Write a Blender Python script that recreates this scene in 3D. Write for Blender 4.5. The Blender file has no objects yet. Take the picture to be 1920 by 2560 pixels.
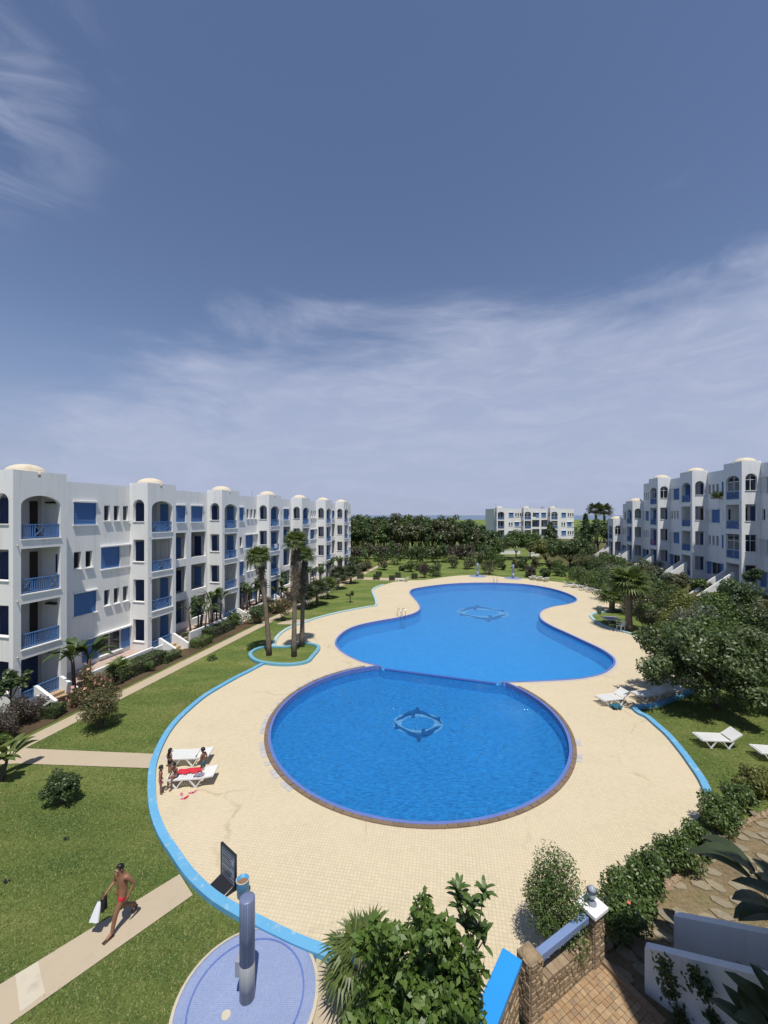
import bpy, bmesh, math, random
import numpy as np
from mathutils import Vector, Matrix
from mathutils.geometry import tessellate_polygon

R = math.radians
random.seed(7)
SC = bpy.context.scene
COL = SC.collection

# ---------------------------------------------------------------- camera, sky, sun, exposure
FPX, HOR, CAMH = 1010.0, 1288.0, 10.0            # focal length and horizon row for a 1920 px wide frame
cam_d = bpy.data.cameras.new('camera')
cam = bpy.data.objects.new('camera', cam_d)
COL.objects.link(cam)
cam.location = (0, 0, CAMH)
cam.rotation_euler = (R(90), 0, 0)
cam_d.sensor_fit = 'HORIZONTAL'
cam_d.sensor_width = 36
cam_d.lens = FPX / 1920 * 36
cam_d.shift_y = (HOR - 1280) / 1920
cam_d.clip_start, cam_d.clip_end = 0.05, 60000
SC.camera = cam

SUN = Vector((0.075, -0.37, 1.0)).normalized()
sun_el = math.asin(SUN.z)
sun_az = math.atan2(SUN.x, SUN.y)

W = bpy.data.worlds.new('World')
SC.world = W
W.use_nodes = True
nt = W.node_tree
nt.nodes.clear()
def wn(t, **k):
    n = nt.nodes.new(t)
    for a, v in k.items(): setattr(n, a, v)
    return n
def wl(a, b): nt.links.new(a, b)
def wmath(op, a, b=None, clamp=False):
    n = wn('ShaderNodeMath', operation=op, use_clamp=clamp)
    for i, v in enumerate((a, b)):
        if v is None: continue
        if isinstance(v, (int, float)): n.inputs[i].default_value = v
        else: wl(v, n.inputs[i])
    return n.outputs[0]
def wsmooth(v, a, b):
    n = wn('ShaderNodeMapRange', interpolation_type='SMOOTHSTEP')
    wl(v, n.inputs[0]); n.inputs[1].default_value = a; n.inputs[2].default_value = b
    return n.outputs[0]
out = wn('ShaderNodeOutputWorld')
bg = wn('ShaderNodeBackground')
bg.inputs[1].default_value = 0.085
sky = wn('ShaderNodeTexSky', sky_type='NISHITA', sun_disc=False, sun_elevation=sun_el, sun_rotation=sun_az)
sky.air_density, sky.dust_density, sky.ozone_density, sky.altitude = 1.0, 0.15, 2.2, 50
tc = wn('ShaderNodeTexCoord')
sep = wn('ShaderNodeSeparateXYZ')
wl(tc.outputs['Generated'], sep.inputs[0])
dx, dy, dz = sep.outputs
tint = wn('ShaderNodeMix', data_type='RGBA', blend_type='MULTIPLY')
tint.inputs[0].default_value = 1
wl(sky.outputs[0], tint.inputs[6])
tint.inputs[7].default_value = (1.36, 1.24, 1.28, 1)
# thin veil of cirrus: a tilted band across the sky, streaked along its own direction
dn = wn('ShaderNodeVectorMath', operation='NORMALIZE'); wl(tc.outputs['Generated'], dn.inputs[0])
mp = wn('ShaderNodeMapping'); mp.inputs['Rotation'].default_value = (0, R(-14), R(8)); mp.inputs['Scale'].default_value = (1.1, 1.6, 4.2)
wl(dn.outputs[0], mp.inputs[0])
n1 = wn('ShaderNodeTexNoise'); n1.inputs['Scale'].default_value = 2.1; n1.inputs['Detail'].default_value = 9; n1.inputs['Roughness'].default_value = 0.56; n1.inputs['Distortion'].default_value = 0.5
wl(mp.outputs[0], n1.inputs[0])
mp2 = wn('ShaderNodeMapping'); mp2.inputs['Rotation'].default_value = (R(20), R(-34), R(0)); mp2.inputs['Scale'].default_value = (2.0, 3.0, 7.5)
wl(dn.outputs[0], mp2.inputs[0])
n2 = wn('ShaderNodeTexNoise'); n2.inputs['Scale'].default_value = 3.1; n2.inputs['Detail'].default_value = 10; n2.inputs['Roughness'].default_value = 0.62; n2.inputs['Distortion'].default_value = 0.9
wl(mp2.outputs[0], n2.inputs[0])
band = wmath('SUBTRACT', wmath('ADD', wmath('MULTIPLY', dy, 0.49), wmath('MULTIPLY', dx, 0.24)), dz)
band = wmath('ADD', band, wmath('MULTIPLY', wmath('SUBTRACT', n1.outputs[0], 0.5), 0.62))
veil = wsmooth(band, -0.09, 0.15)
streak = wsmooth(n2.outputs[0], 0.36, 0.74)
veil = wmath('MULTIPLY', veil, wmath('ADD', wmath('MULTIPLY', streak, 0.34), 0.66))
# a brighter wisp high up on the left
wisp_dir = Vector((-0.96, 0.80, 0.98)).normalized()
dt = wn('ShaderNodeVectorMath', operation='DOT_PRODUCT'); wl(dn.outputs[0], dt.inputs[0]); dt.inputs[1].default_value = wisp_dir
mp3 = wn('ShaderNodeMapping'); mp3.inputs['Rotation'].default_value = (0, R(62), R(20)); mp3.inputs['Scale'].default_value = (1.6, 3.4, 6.0)
wl(dn.outputs[0], mp3.inputs[0])
n3 = wn('ShaderNodeTexNoise'); n3.inputs['Scale'].default_value = 2.6; n3.inputs['Detail'].default_value = 10; n3.inputs['Roughness'].default_value = 0.6; n3.inputs['Distortion'].default_value = 0.8
wl(mp3.outputs[0], n3.inputs[0])
wisp = wmath('MULTIPLY', wsmooth(dt.outputs['Value'], 0.965, 1.005), wsmooth(n3.outputs[0], 0.38, 0.78))
cl = wmath('ADD', wmath('MULTIPLY', veil, 0.96), wmath('MULTIPLY', wisp, 0.7), clamp=True)
hz = wn('ShaderNodeMix', data_type='RGBA')      # pale haze low over the horizon
wl(wmath('MULTIPLY', wsmooth(dz, 0.42, -0.02), 0.92), hz.inputs[0]); wl(tint.outputs[2], hz.inputs[6])
hz.inputs[7].default_value = (3.35, 4.0, 6.0, 1)
mixc = wn('ShaderNodeMix', data_type='RGBA')
wl(cl, mixc.inputs[0]); wl(hz.outputs[2], mixc.inputs[6])
mixc.inputs[7].default_value = (5.3, 5.9, 7.9, 1)
wl(mixc.outputs[2], bg.inputs[0])
wl(bg.outputs[0], out.inputs[0])

sd = bpy.data.lights.new('sun', 'SUN')
sd.energy, sd.angle, sd.color = 5.0, R(0.53), (1.0, 0.955, 0.87)
sun = bpy.data.objects.new('sun', sd)
COL.objects.link(sun)
sun.rotation_euler = SUN.to_track_quat('Z', 'Y').to_euler()
vs = SC.view_settings
vs.view_transform, vs.look, vs.exposure, vs.gamma = 'Standard', 'None', 0.0, 1.0
vs.use_curve_mapping = False
SC.cycles.max_bounces = 8
SC.cycles.transparent_max_bounces = 12
SC.cycles.use_denoising = True

# ---------------------------------------------------------------- helpers
def g(x, y, z=0.0):
    """point at height z where the sight line of photo pixel (x, y) meets that height"""
    k = (CAMH - z) / (y - HOR)
    return Vector(((x - 960) * k, FPX * k, z))
def at(x, y, Y):
    return Vector(((x - 960) * Y / FPX, Y, CAMH - (y - HOR) * Y / FPX))

def link(name, me, mat, parent=None):
    o = bpy.data.objects.new(name, me)
    COL.objects.link(o)
    if mat is not None and not me.materials:
        me.materials.append(mat)
    if parent is not None: o.parent = parent
    return o
def tag(o, label=None, cat=None, group=None, kind=None):
    if label: o['label'] = label
    if cat: o['category'] = cat
    if group: o['group'] = group
    if kind: o['kind'] = kind
    return o
def thing(name, loc, label, cat, group=None, rz=0.0):
    o = bpy.data.objects.new(name, None)
    COL.objects.link(o)
    o.location = loc
    o.rotation_euler = (0, 0, rz)
    o.empty_display_size = 0.2
    return tag(o, label, cat, group)
def copy_tree(o, parent=None):
    c = o.copy(); COL.objects.link(c)
    if parent is not None: c.parent = parent
    for ch in list(o.children): copy_tree(ch, c)
    return c

class MB:
    def __init__(s): s.v, s.f = [], []
    def poly(s, pts):
        n = len(s.v); s.v += [tuple(p) for p in pts]; s.f.append(tuple(range(n, n + len(pts)))); return s
    def box(s, x0, y0, z0, x1, y1, z1, M=None):
        c = [(x, y, z) for z in (z0, z1) for y in (y0, y1) for x in (x0, x1)]
        if M is not None: c = [tuple(M @ Vector(p)) for p in c]
        n = len(s.v); s.v += c
        s.f += [tuple(n + i for i in q) for q in ((0, 2, 3, 1), (4, 5, 7, 6), (0, 1, 5, 4), (2, 6, 7, 3), (0, 4, 6, 2), (1, 3, 7, 5))]
        return s
    def bar(s, a, b, w, h=None, up=(0, 0, 1)):
        a, b = Vector(a), Vector(b); h = h or w
        d = (b - a); L = d.length; d.normalize()
        up = Vector(up)
        if abs(d.dot(up)) > 0.98: up = Vector((0, 1, 0))
        r = d.cross(up).normalized(); u = r.cross(d)
        M = Matrix((r, d, u)).transposed().to_4x4(); M.translation = a
        return s.box(-w / 2, 0, -h / 2, w / 2, L, h / 2, M)
    def tube(s, pts, rad, n=8, cap=True):
        pts = [Vector(p) for p in pts]
        if not hasattr(rad, '__len__'): rad = [rad] * len(pts)
        base = len(s.v)
        for i, p in enumerate(pts):
            d = (pts[min(i + 1, len(pts) - 1)] - pts[max(i - 1, 0)]).normalized()
            ref = Vector((1, 0, 0)) if abs(d.x) < 0.9 else Vector((0, 1, 0))
            a = d.cross(ref).normalized(); b = d.cross(a)
            for k in range(n):
                t = 2 * math.pi * k / n
                s.v.append(tuple(p + (a * math.cos(t) + b * math.sin(t)) * rad[i]))
        for i in range(len(pts) - 1):
            for k in range(n):
                k2 = (k + 1) % n
                s.f.append((base + i * n + k, base + i * n + k2, base + (i + 1) * n + k2, base + (i + 1) * n + k))
        if cap:
            s.f.append(tuple(base + k for k in reversed(range(n))))
            s.f.append(tuple(base + (len(pts) - 1) * n + k for k in range(n)))
        return s
    def lathe(s, prof, n=20, c=(0, 0, 0), cap=True):
        base = len(s.v); c = Vector(c)
        for r, z in prof:
            for k in range(n):
                t = 2 * math.pi * k / n
                s.v.append((c.x + r * math.cos(t), c.y + r * math.sin(t), c.z + z))
        for i in range(len(prof) - 1):
            for k in range(n):
                k2 = (k + 1) % n
                s.f.append((base + i * n + k, base + i * n + k2, base + (i + 1) * n + k2, base + (i + 1) * n + k))
        if cap:
            s.f.append(tuple(base + k for k in reversed(range(n))))
            s.f.append(tuple(base + (len(prof) - 1) * n + k for k in range(n)))
        return s
    def mesh(s, name, smooth=False, fix=True):
        me = bpy.data.meshes.new(name)
        me.from_pydata(s.v, [], s.f)
        if fix:
            bm = bmesh.new(); bm.from_mesh(me)
            bmesh.ops.recalc_face_normals(bm, faces=bm.faces)
            bm.to_mesh(me); bm.free()
        if smooth: me.shade_smooth()
        return me
    def build(s, name, mat, parent=None, smooth=False, fix=True, bevel=0):
        o = link(name, s.mesh(name, smooth, fix), mat, parent)
        if bevel:
            m = o.modifiers.new('bevel', 'BEVEL'); m.width = bevel; m.segments = 2; m.limit_method = 'ANGLE'
        return o

def fast_mesh(name, V, nper, smooth=False):
    """mesh of many equal loose polygons: V is (count*nper, 3)"""
    V = np.asarray(V, dtype=np.float32).reshape(-1, 3)
    cnt = len(V) // nper
    me = bpy.data.meshes.new(name)
    me.vertices.add(len(V)); me.vertices.foreach_set('co', V.ravel())
    me.loops.add(len(V)); me.loops.foreach_set('vertex_index', np.arange(len(V), dtype=np.int32))
    me.polygons.add(cnt)
    me.polygons.foreach_set('loop_start', np.arange(0, len(V), nper, dtype=np.int32))
    me.polygons.foreach_set('loop_total', np.full(cnt, nper, dtype=np.int32))
    me.update(calc_edges=True)
    return me

def spline(pts, sub=6, closed=False):
    P = [Vector(p) for p in pts]; n = len(P); o = []
    rng = range(n) if closed else range(n - 1)
    for i in rng:
        p0 = P[(i - 1) % n] if closed or i > 0 else P[i]
        p1, p2 = P[i], P[(i + 1) % n]
        p3 = P[(i + 2) % n] if closed or i + 2 < n else p2
        for k in range(sub):
            t = k / sub
            o.append(0.5 * ((2 * p1) + (p2 - p0) * t + (2 * p0 - 5 * p1 + 4 * p2 - p3) * t * t + (3 * p1 - p0 - 3 * p2 + p3) * t ** 3))
    if not closed: o.append(P[-1])
    return o
def offset(line, d, closed=False):
    """shift a polyline sideways by d (positive = to the left of its direction)"""
    n = len(line); o = []
    for i in range(n):
        a = line[(i - 1) % n] if closed or i > 0 else line[i]
        b = line[(i + 1) % n] if closed or i < n - 1 else line[i]
        t = Vector((b.x - a.x, b.y - a.y, 0))
        if t.length < 1e-9: t = Vector((1, 0, 0))
        t.normalize()
        o.append(Vector((line[i].x - t.y * d, line[i].y + t.x * d, line[i].z)))
    return o
def area2(line):
    return sum(line[i].x * line[(i + 1) % len(line)].y - line[(i + 1) % len(line)].x * line[i].y for i in range(len(line)))
def sheet(name, loops, z, mat, parent=None):
    """flat sheet from an outer loop and hole loops"""
    L = [[Vector((p.x, p.y, z)) for p in l] for l in loops]
    tris = tessellate_polygon(L)
    flat = [p for l in L for p in l]
    me = bpy.data.meshes.new(name)
    fs = []
    for t in tris:
        a, b, c = (flat[i] for i in t)
        if (b.x - a.x) * (c.y - a.y) - (b.y - a.y) * (c.x - a.x) < 0: t = (t[0], t[2], t[1])
        fs.append(t)
    me.from_pydata([tuple(p) for p in flat], [], fs)
    return link(name, me, mat, parent)
def ribbon(name, line, w0, w1, z0, z1, mat, parent=None, closed=False):
    """kerb-like band between sideways offsets w0 and w1, from z0 up to z1"""
    a, b = offset(line, w0, closed), offset(line, w1, closed)
    mb = MB(); n = len(line)
    for p, q in zip(a, b):
        mb.v += [(p.x, p.y, z0), (p.x, p.y, z1), (q.x, q.y, z1), (q.x, q.y, z0)]
    for i in range(n if closed else n - 1):
        j = (i + 1) % n
        for k in range(3):
            mb.f.append((4 * i + k, 4 * i + k + 1, 4 * j + k + 1, 4 * j + k))
    if not closed:
        mb.f.append((0, 1, 2, 3)); e = 4 * (n - 1); mb.f.append((e + 3, e + 2, e + 1, e))
    return mb.build(name, mat, parent)

# ---------------------------------------------------------------- materials
MATS = {}
class NT:
    def __init__(s, name):
        s.m = bpy.data.materials.new(name); s.m.use_nodes = True
        s.t = s.m.node_tree; s.b = s.t.nodes['Principled BSDF']; s.out = s.t.nodes['Material Output']
        s.co = None
        MATS[name] = s.m
    def n(s, ty, **k):
        n = s.t.nodes.new(ty)
        for a, v in k.items(): setattr(n, a, v)
        return n
    def l(s, a, b): s.t.links.new(a, b)
    def obj(s, scale=(1, 1, 1), rot=(0, 0, 0), kind='Object'):
        c = s.n('ShaderNodeTexCoord'); m = s.n('ShaderNodeMapping')
        m.inputs['Scale'].default_value = scale; m.inputs['Rotation'].default_value = rot
        s.l(c.outputs[kind], m.inputs[0]); return m.outputs[0]
    def wpos(s, scale=(1, 1, 1), rot=(0, 0, 0)):
        c = s.n('ShaderNodeNewGeometry'); m = s.n('ShaderNodeMapping')
        m.inputs['Scale'].default_value = scale; m.inputs['Rotation'].default_value = rot
        s.l(c.outputs['Position'], m.inputs[0]); return m.outputs[0]
    def noise(s, vec, scale, detail=5, rough=0.55, dist=0.0):
        n = s.n('ShaderNodeTexNoise'); n.inputs['Scale'].default_value = scale; n.inputs['Detail'].default_value = detail
        n.inputs['Roughness'].default_value = rough; n.inputs['Distortion'].default_value = dist
        s.l(vec, n.inputs[0]); return n.outputs[0]
    def ramp(s, fac, stops):
        r = s.n('ShaderNodeValToRGB'); e = r.color_ramp.elements
        while len(e) < len(stops): e.new(0.5)
        for i, (p, c) in enumerate(stops):
            e[i].position = p; e[i].color = (*c, 1) if len(c) == 3 else c
        s.l(fac, r.inputs[0]); return r.outputs[0]
    def mix(s, fac, a, b, mode='MIX'):
        m = s.n('ShaderNodeMix', data_type='RGBA', blend_type=mode)
        for i, v in ((0, fac), (6, a), (7, b)):
            if isinstance(v, (int, float)): m.inputs[i].default_value = v
            elif isinstance(v, tuple): m.inputs[i].default_value = (*v, 1)
            else: s.l(v, m.inputs[i])
        return m.outputs[2]
    def mapr(s, v, a, b, c=0.0, d=1.0):
        m = s.n('ShaderNodeMapRange'); s.l(v, m.inputs[0])
        for i, x in enumerate((a, b, c, d)): m.inputs[i + 1].default_value = x
        return m.outputs[0]
    def base(s, c):
        if isinstance(c, tuple): s.b.inputs['Base Color'].default_value = (*c, 1)
        else: s.l(c, s.b.inputs['Base Color'])
        return s
    def rough(s, v, spec=0.4):
        s.b.inputs['Roughness'].default_value = v; s.b.inputs['Specular IOR Level'].default_value = spec; return s
    def bump(s, h, strength=0.3, dist=0.02):
        b = s.n('ShaderNodeBump'); b.inputs['Strength'].default_value = strength; b.inputs['Distance'].default_value = dist
        s.l(h, b.inputs['Height']); s.l(b.outputs[0], s.b.inputs['Normal']); return b.outputs[0]

def sc(c, k): return tuple(x * k for x in c)
def stucco(name, col, dirt, amount=0.35):
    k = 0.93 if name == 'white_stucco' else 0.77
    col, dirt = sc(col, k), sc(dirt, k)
    m = NT(name); v = m.wpos()
    big = m.noise(v, 0.6, 6, 0.6)
    st = m.noise(m.wpos((2.6, 2.6, 0.22)), 1.0, 7, 0.65)
    f = m.mapr(st, 0.52, 0.76, 0, amount * 1.25)
    c = m.mix(f, col, dirt)
    c = m.mix(m.mapr(big, 0.35, 0.7, 0, 0.22), c, tuple(x * 0.86 for x in col))
    m.base(c).rough(0.85, 0.2)
    m.bump(m.noise(v, 14, 6, 0.7), 0.35, 0.02)
    return m.m
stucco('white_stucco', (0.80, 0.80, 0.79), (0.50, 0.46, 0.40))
stucco('shade_toned_stucco', (0.62, 0.61, 0.60), (0.45, 0.42, 0.38), 0.2)  # wall stucco greyed, the shade inside the loggias painted into its colour
stucco('cream_stucco', (0.74, 0.66, 0.52), (0.45, 0.36, 0.26), 0.6)
stucco('concrete_path', (0.53, 0.44, 0.32), (0.40, 0.33, 0.24), 0.3)
stucco('concrete_light', (0.62, 0.56, 0.44), (0.42, 0.36, 0.28), 0.6)
stucco('terrace_floor', (0.55, 0.42, 0.36), (0.40, 0.30, 0.26), 0.4)
stucco('tan_step', (0.52, 0.38, 0.24), (0.38, 0.27, 0.18), 0.5)

def paint(name, col, rough=0.45, wear=(0.5, 0.5, 0.5), amt=0.15, spec=0.4):
    col, wear = sc(col, 0.80), sc(wear, 0.80)
    m = NT(name); v = m.wpos()
    n = m.noise(v, 5, 7, 0.65)
    c = m.mix(m.mapr(n, 0.55, 0.8, 0, amt), col, wear)
    c = m.mix(m.mapr(m.noise(v, 1.3, 4), 0.3, 0.7, 0, 0.25), c, tuple(x * 0.75 for x in col))
    m.base(c).rough(rough, spec); m.bump(n, 0.1, 0.005)
    return m.m
paint('rail_blue', (0.20, 0.29, 0.52), 0.5, (0.4, 0.45, 0.6))
paint('blue_paint', (0.10, 0.225, 0.50), 0.5, (0.35, 0.45, 0.62))
paint('shaded_blue_paint', (0.025, 0.05, 0.15), 0.5, (0.05, 0.07, 0.18))  # shutter blue darkened, shade of the loggias put into the colour
paint('island_paint', (0.16, 0.42, 0.56), 0.55, (0.55, 0.66, 0.70), 0.5)
paint('kerb_blue', (0.14, 0.42, 0.68), 0.6, (0.62, 0.66, 0.62), 0.85)
paint('pale_kerb', (0.42, 0.60, 0.64), 0.6, (0.6, 0.6, 0.55), 0.5)
paint('slab_blue', (0.03, 0.33, 0.86), 0.4, (0.1, 0.4, 0.85), 0.15)
paint('white_plastic', (0.82, 0.82, 0.80), 0.35, (0.7, 0.68, 0.62), 0.15)
paint('white_frame', (0.75, 0.75, 0.74), 0.4)
paint('wood_dark', (0.035, 0.022, 0.016), 0.6, (0.08, 0.06, 0.05))
paint('black_plastic', (0.022, 0.022, 0.026), 0.35, (0.05, 0.05, 0.05))
paint('notice_grey', (0.33, 0.36, 0.44), 0.4, (0.42, 0.42, 0.45), 0.2)
paint('metal_steel', (0.55, 0.56, 0.58), 0.25)
MATS['metal_steel'].node_tree.nodes['Principled BSDF'].inputs['Metallic'].default_value = 0.9
paint('red_cloth', (0.62, 0.03, 0.05), 0.9, (0.7, 0.15, 0.15), 0.3)
paint('pink_cloth', (0.62, 0.16, 0.24), 0.9, (0.7, 0.3, 0.35), 0.3)
paint('black_cloth', (0.012, 0.012, 0.014), 0.9, (0.02, 0.02, 0.02))
paint('white_cloth', (0.78, 0.79, 0.84), 0.9, (0.7, 0.7, 0.75))
paint('teal_cloth', (0.03, 0.15, 0.22), 0.9)
paint('beige_cloth', (0.66, 0.55, 0.30), 0.9)
paint('skin_tan', (0.30, 0.145, 0.085), 0.5, (0.34, 0.18, 0.11), 0.3)
paint('skin_brown', (0.22, 0.10, 0.058), 0.5, (0.27, 0.13, 0.08), 0.3)
paint('hair_black', (0.008, 0.007, 0.007), 0.45, (0.02, 0.017, 0.015))
paint('sole_brown', (0.05, 0.03, 0.02), 0.7)
paint('bin_green', (0.10, 0.16, 0.13), 0.5)
paint('bin_blue', (0.07, 0.33, 0.60), 0.45, (0.5, 0.55, 0.6), 0.3)
paint('bin_rust', (0.26, 0.14, 0.08), 0.8, (0.12, 0.07, 0.05), 0.6)
paint('purple_grey', (0.28, 0.25, 0.34), 0.9)

m = NT('glass_dark'); m.base((0.012, 0.016, 0.022)).rough(0.06, 0.6)
m = NT('interior_dark'); m.base((0.02, 0.02, 0.022)).rough(0.8, 0.2)
m = NT('lantern_glass'); m.base((0.45, 0.50, 0.50)).rough(0.12, 0.6)

# pool deck: small square pavers, weathered
m = NT('deck_paving'); v = m.wpos()
br = m.n('ShaderNodeTexBrick', offset=0.0)
m.l(m.wpos((1, 1, 1), (0, 0, R(9))), br.inputs[0])
br.inputs['Color1'].default_value = (0.55, 0.475, 0.335, 1); br.inputs['Color2'].default_value = (0.495, 0.425, 0.30, 1); br.inputs['Mortar'].default_value = (0.40, 0.335, 0.225, 1)
br.inputs['Scale'].default_value = 1.0; br.inputs['Brick Width'].default_value = 0.10; br.inputs['Row Height'].default_value = 0.10; br.inputs['Mortar Size'].default_value = 0.008; br.inputs['Mortar Smooth'].default_value = 0.3
c = m.mix(m.mapr(m.noise(v, 0.28, 6, 0.6), 0.40, 0.68, 0, 0.55), br.outputs[0], (0.54, 0.45, 0.32))
spots = m.mapr(m.noise(v, 4.5, 9, 0.75), 0.63, 0.74, 0, 0.5)
reg = m.mapr(m.noise(v, 0.22, 3, 0.5), 0.45, 0.62, 0.15, 1)
mm = m.n('ShaderNodeMath', operation='MULTIPLY'); m.l(spots, mm.inputs[0]); m.l(reg, mm.inputs[1])
c = m.mix(mm.outputs[0], c, (0.27, 0.215, 0.12))
c = m.mix(m.mapr(m.noise(v, 0.75, 7, 0.7), 0.55, 0.74, 0, 0.28), c, (0.36, 0.31, 0.225))       # worn greyish areas
crk = m.n('ShaderNodeTexVoronoi', feature='DISTANCE_TO_EDGE'); crk.inputs['Scale'].default_value = 0.16
wv = m.n('ShaderNodeVectorMath', operation='ADD'); nz_ = m.n('ShaderNodeTexNoise'); nz_.inputs['Scale'].default_value = 1.2; nz_.inputs['Detail'].default_value = 5; m.l(v, nz_.inputs[0])
m.l(v, wv.inputs[0]); m.l(nz_.outputs[1], wv.inputs[1]); m.l(wv.outputs[0], crk.inputs[0])
ck = m.n('ShaderNodeMath', operation='MULTIPLY'); m.l(m.mapr(crk.outputs[0], 0.002, 0.012, 0.4, 0), ck.inputs[0]); m.l(m.mapr(m.noise(v, 0.5, 4), 0.5, 0.6), ck.inputs[1])
c = m.mix(ck.outputs[0], c, (0.25, 0.20, 0.10))                                                # weedy cracks
m.base(c).rough(0.8, 0.25); m.bump(br.outputs['Fac'], -0.4, 0.01)

def lawn(name, cols, warm):
    k = 1.25 if name == 'dry_soil' else 0.96
    cols, warm = [sc(c, k) for c in cols], sc(warm, k)
    m = NT(name); v = m.wpos()
    a = m.noise(m.wpos((0.35, 1.0, 1), (0, 0, R(-28))), 0.55, 7, 0.62, 0.3)
    b = m.noise(v, 9, 8, 0.75)
    c = m.ramp(a, [(0.33, cols[0]), (0.5, cols[1]), (0.68, cols[2])])
    c = m.mix(m.mapr(m.noise(v, 0.4, 5, 0.6), 0.58, 0.74, 0, 0.55), c, warm)
    c = m.mix(0.75, c, m.ramp(b, [(0.3, (0.25, 0.25, 0.25)), (0.7, (1, 1, 1))]), 'MULTIPLY')
    m.base(c).rough(0.9, 0.1); m.bump(m.noise(v, 26, 6, 0.8), 0.9, 0.06)
    return m.m
lawn('lawn_grass', [(0.10, 0.165, 0.042), (0.175, 0.235, 0.062), (0.29, 0.31, 0.10)], (0.36, 0.30, 0.13))
lawn('rough_ground', [(0.10, 0.115, 0.04), (0.14, 0.14, 0.06), (0.20, 0.17, 0.09)], (0.22, 0.17, 0.10))
lawn('dry_soil', [(0.21, 0.165, 0.10), (0.28, 0.215, 0.125), (0.30, 0.25, 0.14)], (0.20, 0.21, 0.075))
lawn('bed_soil', [(0.10, 0.075, 0.045), (0.14, 0.10, 0.06), (0.17, 0.13, 0.08)], (0.12, 0.12, 0.05))
m = NT('sea_water'); m.base((0.03, 0.09, 0.16)).rough(0.25, 0.5)

# pool
def mosaic(name, c1, c2, mortar, size):
    c1, c2, mortar = sc(c1, 0.82), sc(c2, 0.82), sc(mortar, 0.82)
    m = NT(name); v = m.wpos()
    br = m.n('ShaderNodeTexBrick', offset=0.0); m.l(v, br.inputs[0])
    for k, c in (('Color1', c1), ('Color2', c2), ('Mortar', mortar)): br.inputs[k].default_value = (*c, 1)
    br.inputs['Scale'].default_value = 1; br.inputs['Brick Width'].default_value = size; br.inputs['Row Height'].default_value = size
    br.inputs['Mortar Size'].default_value = size * 0.08
    c = m.mix(m.mapr(m.noise(v, 1.1, 6, 0.65), 0.35, 0.7, 0, 0.35), br.outputs[0], tuple(x * 0.75 for x in c1))
    m.base(c).rough(0.35, 0.4)
    return m.m
mosaic('pool_tile', (0.10, 0.48, 0.90), (0.07, 0.41, 0.84), (0.14, 0.45, 0.85), 0.10)
mosaic('rim_tile', (0.13, 0.20, 0.52), (0.11, 0.175, 0.46), (0.18, 0.23, 0.5), 0.06)
mosaic('divider_tile', (0.03, 0.10, 0.42), (0.025, 0.085, 0.38), (0.06, 0.13, 0.4), 0.06)
mosaic('shower_tile', (0.27, 0.34, 0.55), (0.21, 0.28, 0.50), (0.38, 0.42, 0.55), 0.035)
mosaic('post_tile', (0.16, 0.20, 0.36), (0.12, 0.16, 0.31), (0.26, 0.29, 0.38), 0.035)
mosaic('shower_tile_grey', (0.30, 0.32, 0.36), (0.25, 0.27, 0.31), (0.36, 0.36, 0.38), 0.035)
mosaic('emblem_white', (0.85, 0.92, 0.97), (0.8, 0.9, 0.95), (0.4, 0.6, 0.85), 0.05)
mosaic('emblem_navy', (0.004, 0.02, 0.12), (0.006, 0.025, 0.14), (0.02, 0.08, 0.3), 0.05)
def water(name, ripple, scale, tint, body, f0, f1):
    m = NT(name); t = m.t; t.nodes.remove(m.b)
    v = m.wpos((0.9, 2.6, 1), (0, 0, R(-14)))
    h1 = m.noise(v, scale, 5, 0.62, 0.6)
    h2 = m.noise(m.wpos((1.6, 1, 1), (0, 0, R(35))), scale * 0.55, 4, 0.5, 0.4)
    ad = m.n('ShaderNodeMath', operation='ADD'); m.l(h1, ad.inputs[0]); m.l(h2, ad.inputs[1])
    b = m.n('ShaderNodeBump'); b.inputs['Strength'].default_value = ripple; b.inputs['Distance'].default_value = 0.16
    m.l(ad.outputs[0], b.inputs['Height'])
    tr = m.n('ShaderNodeBsdfTransparent'); tr.inputs[0].default_value = (*tint, 1)
    df = m.n('ShaderNodeBsdfDiffuse'); df.inputs[0].default_value = (*body, 1); m.l(b.outputs[0], df.inputs['Normal'])
    gl = m.n('ShaderNodeBsdfGlossy'); gl.inputs['Roughness'].default_value = 0.03; m.l(b.outputs[0], gl.inputs['Normal'])
    fr = m.n('ShaderNodeFresnel'); fr.inputs[0].default_value = 1.33
    m1 = m.n('ShaderNodeMixShader'); m.l(m.mapr(h1, 0.40, 0.62, f0, f1), m1.inputs[0]); m.l(tr.outputs[0], m1.inputs[1]); m.l(df.outputs[0], m1.inputs[2])  # noise mixes in body colour, painting the light and dark of ripples
    m2 = m.n('ShaderNodeMixShader'); m.l(fr.outputs[0], m2.inputs[0]); m.l(m1.outputs[0], m2.inputs[1]); m.l(gl.outputs[0], m2.inputs[2])
    m.l(m2.outputs[0], m.out.inputs[0])
water('water_rippled', 1.0, 4.6, (0.58, 0.84, 0.94), (0.022, 0.19, 0.52), 0.18, 0.66)
water('water_calm', 0.22, 3.2, (0.62, 0.87, 0.96), (0.03, 0.27, 0.64), 0.30, 0.46)

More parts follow.
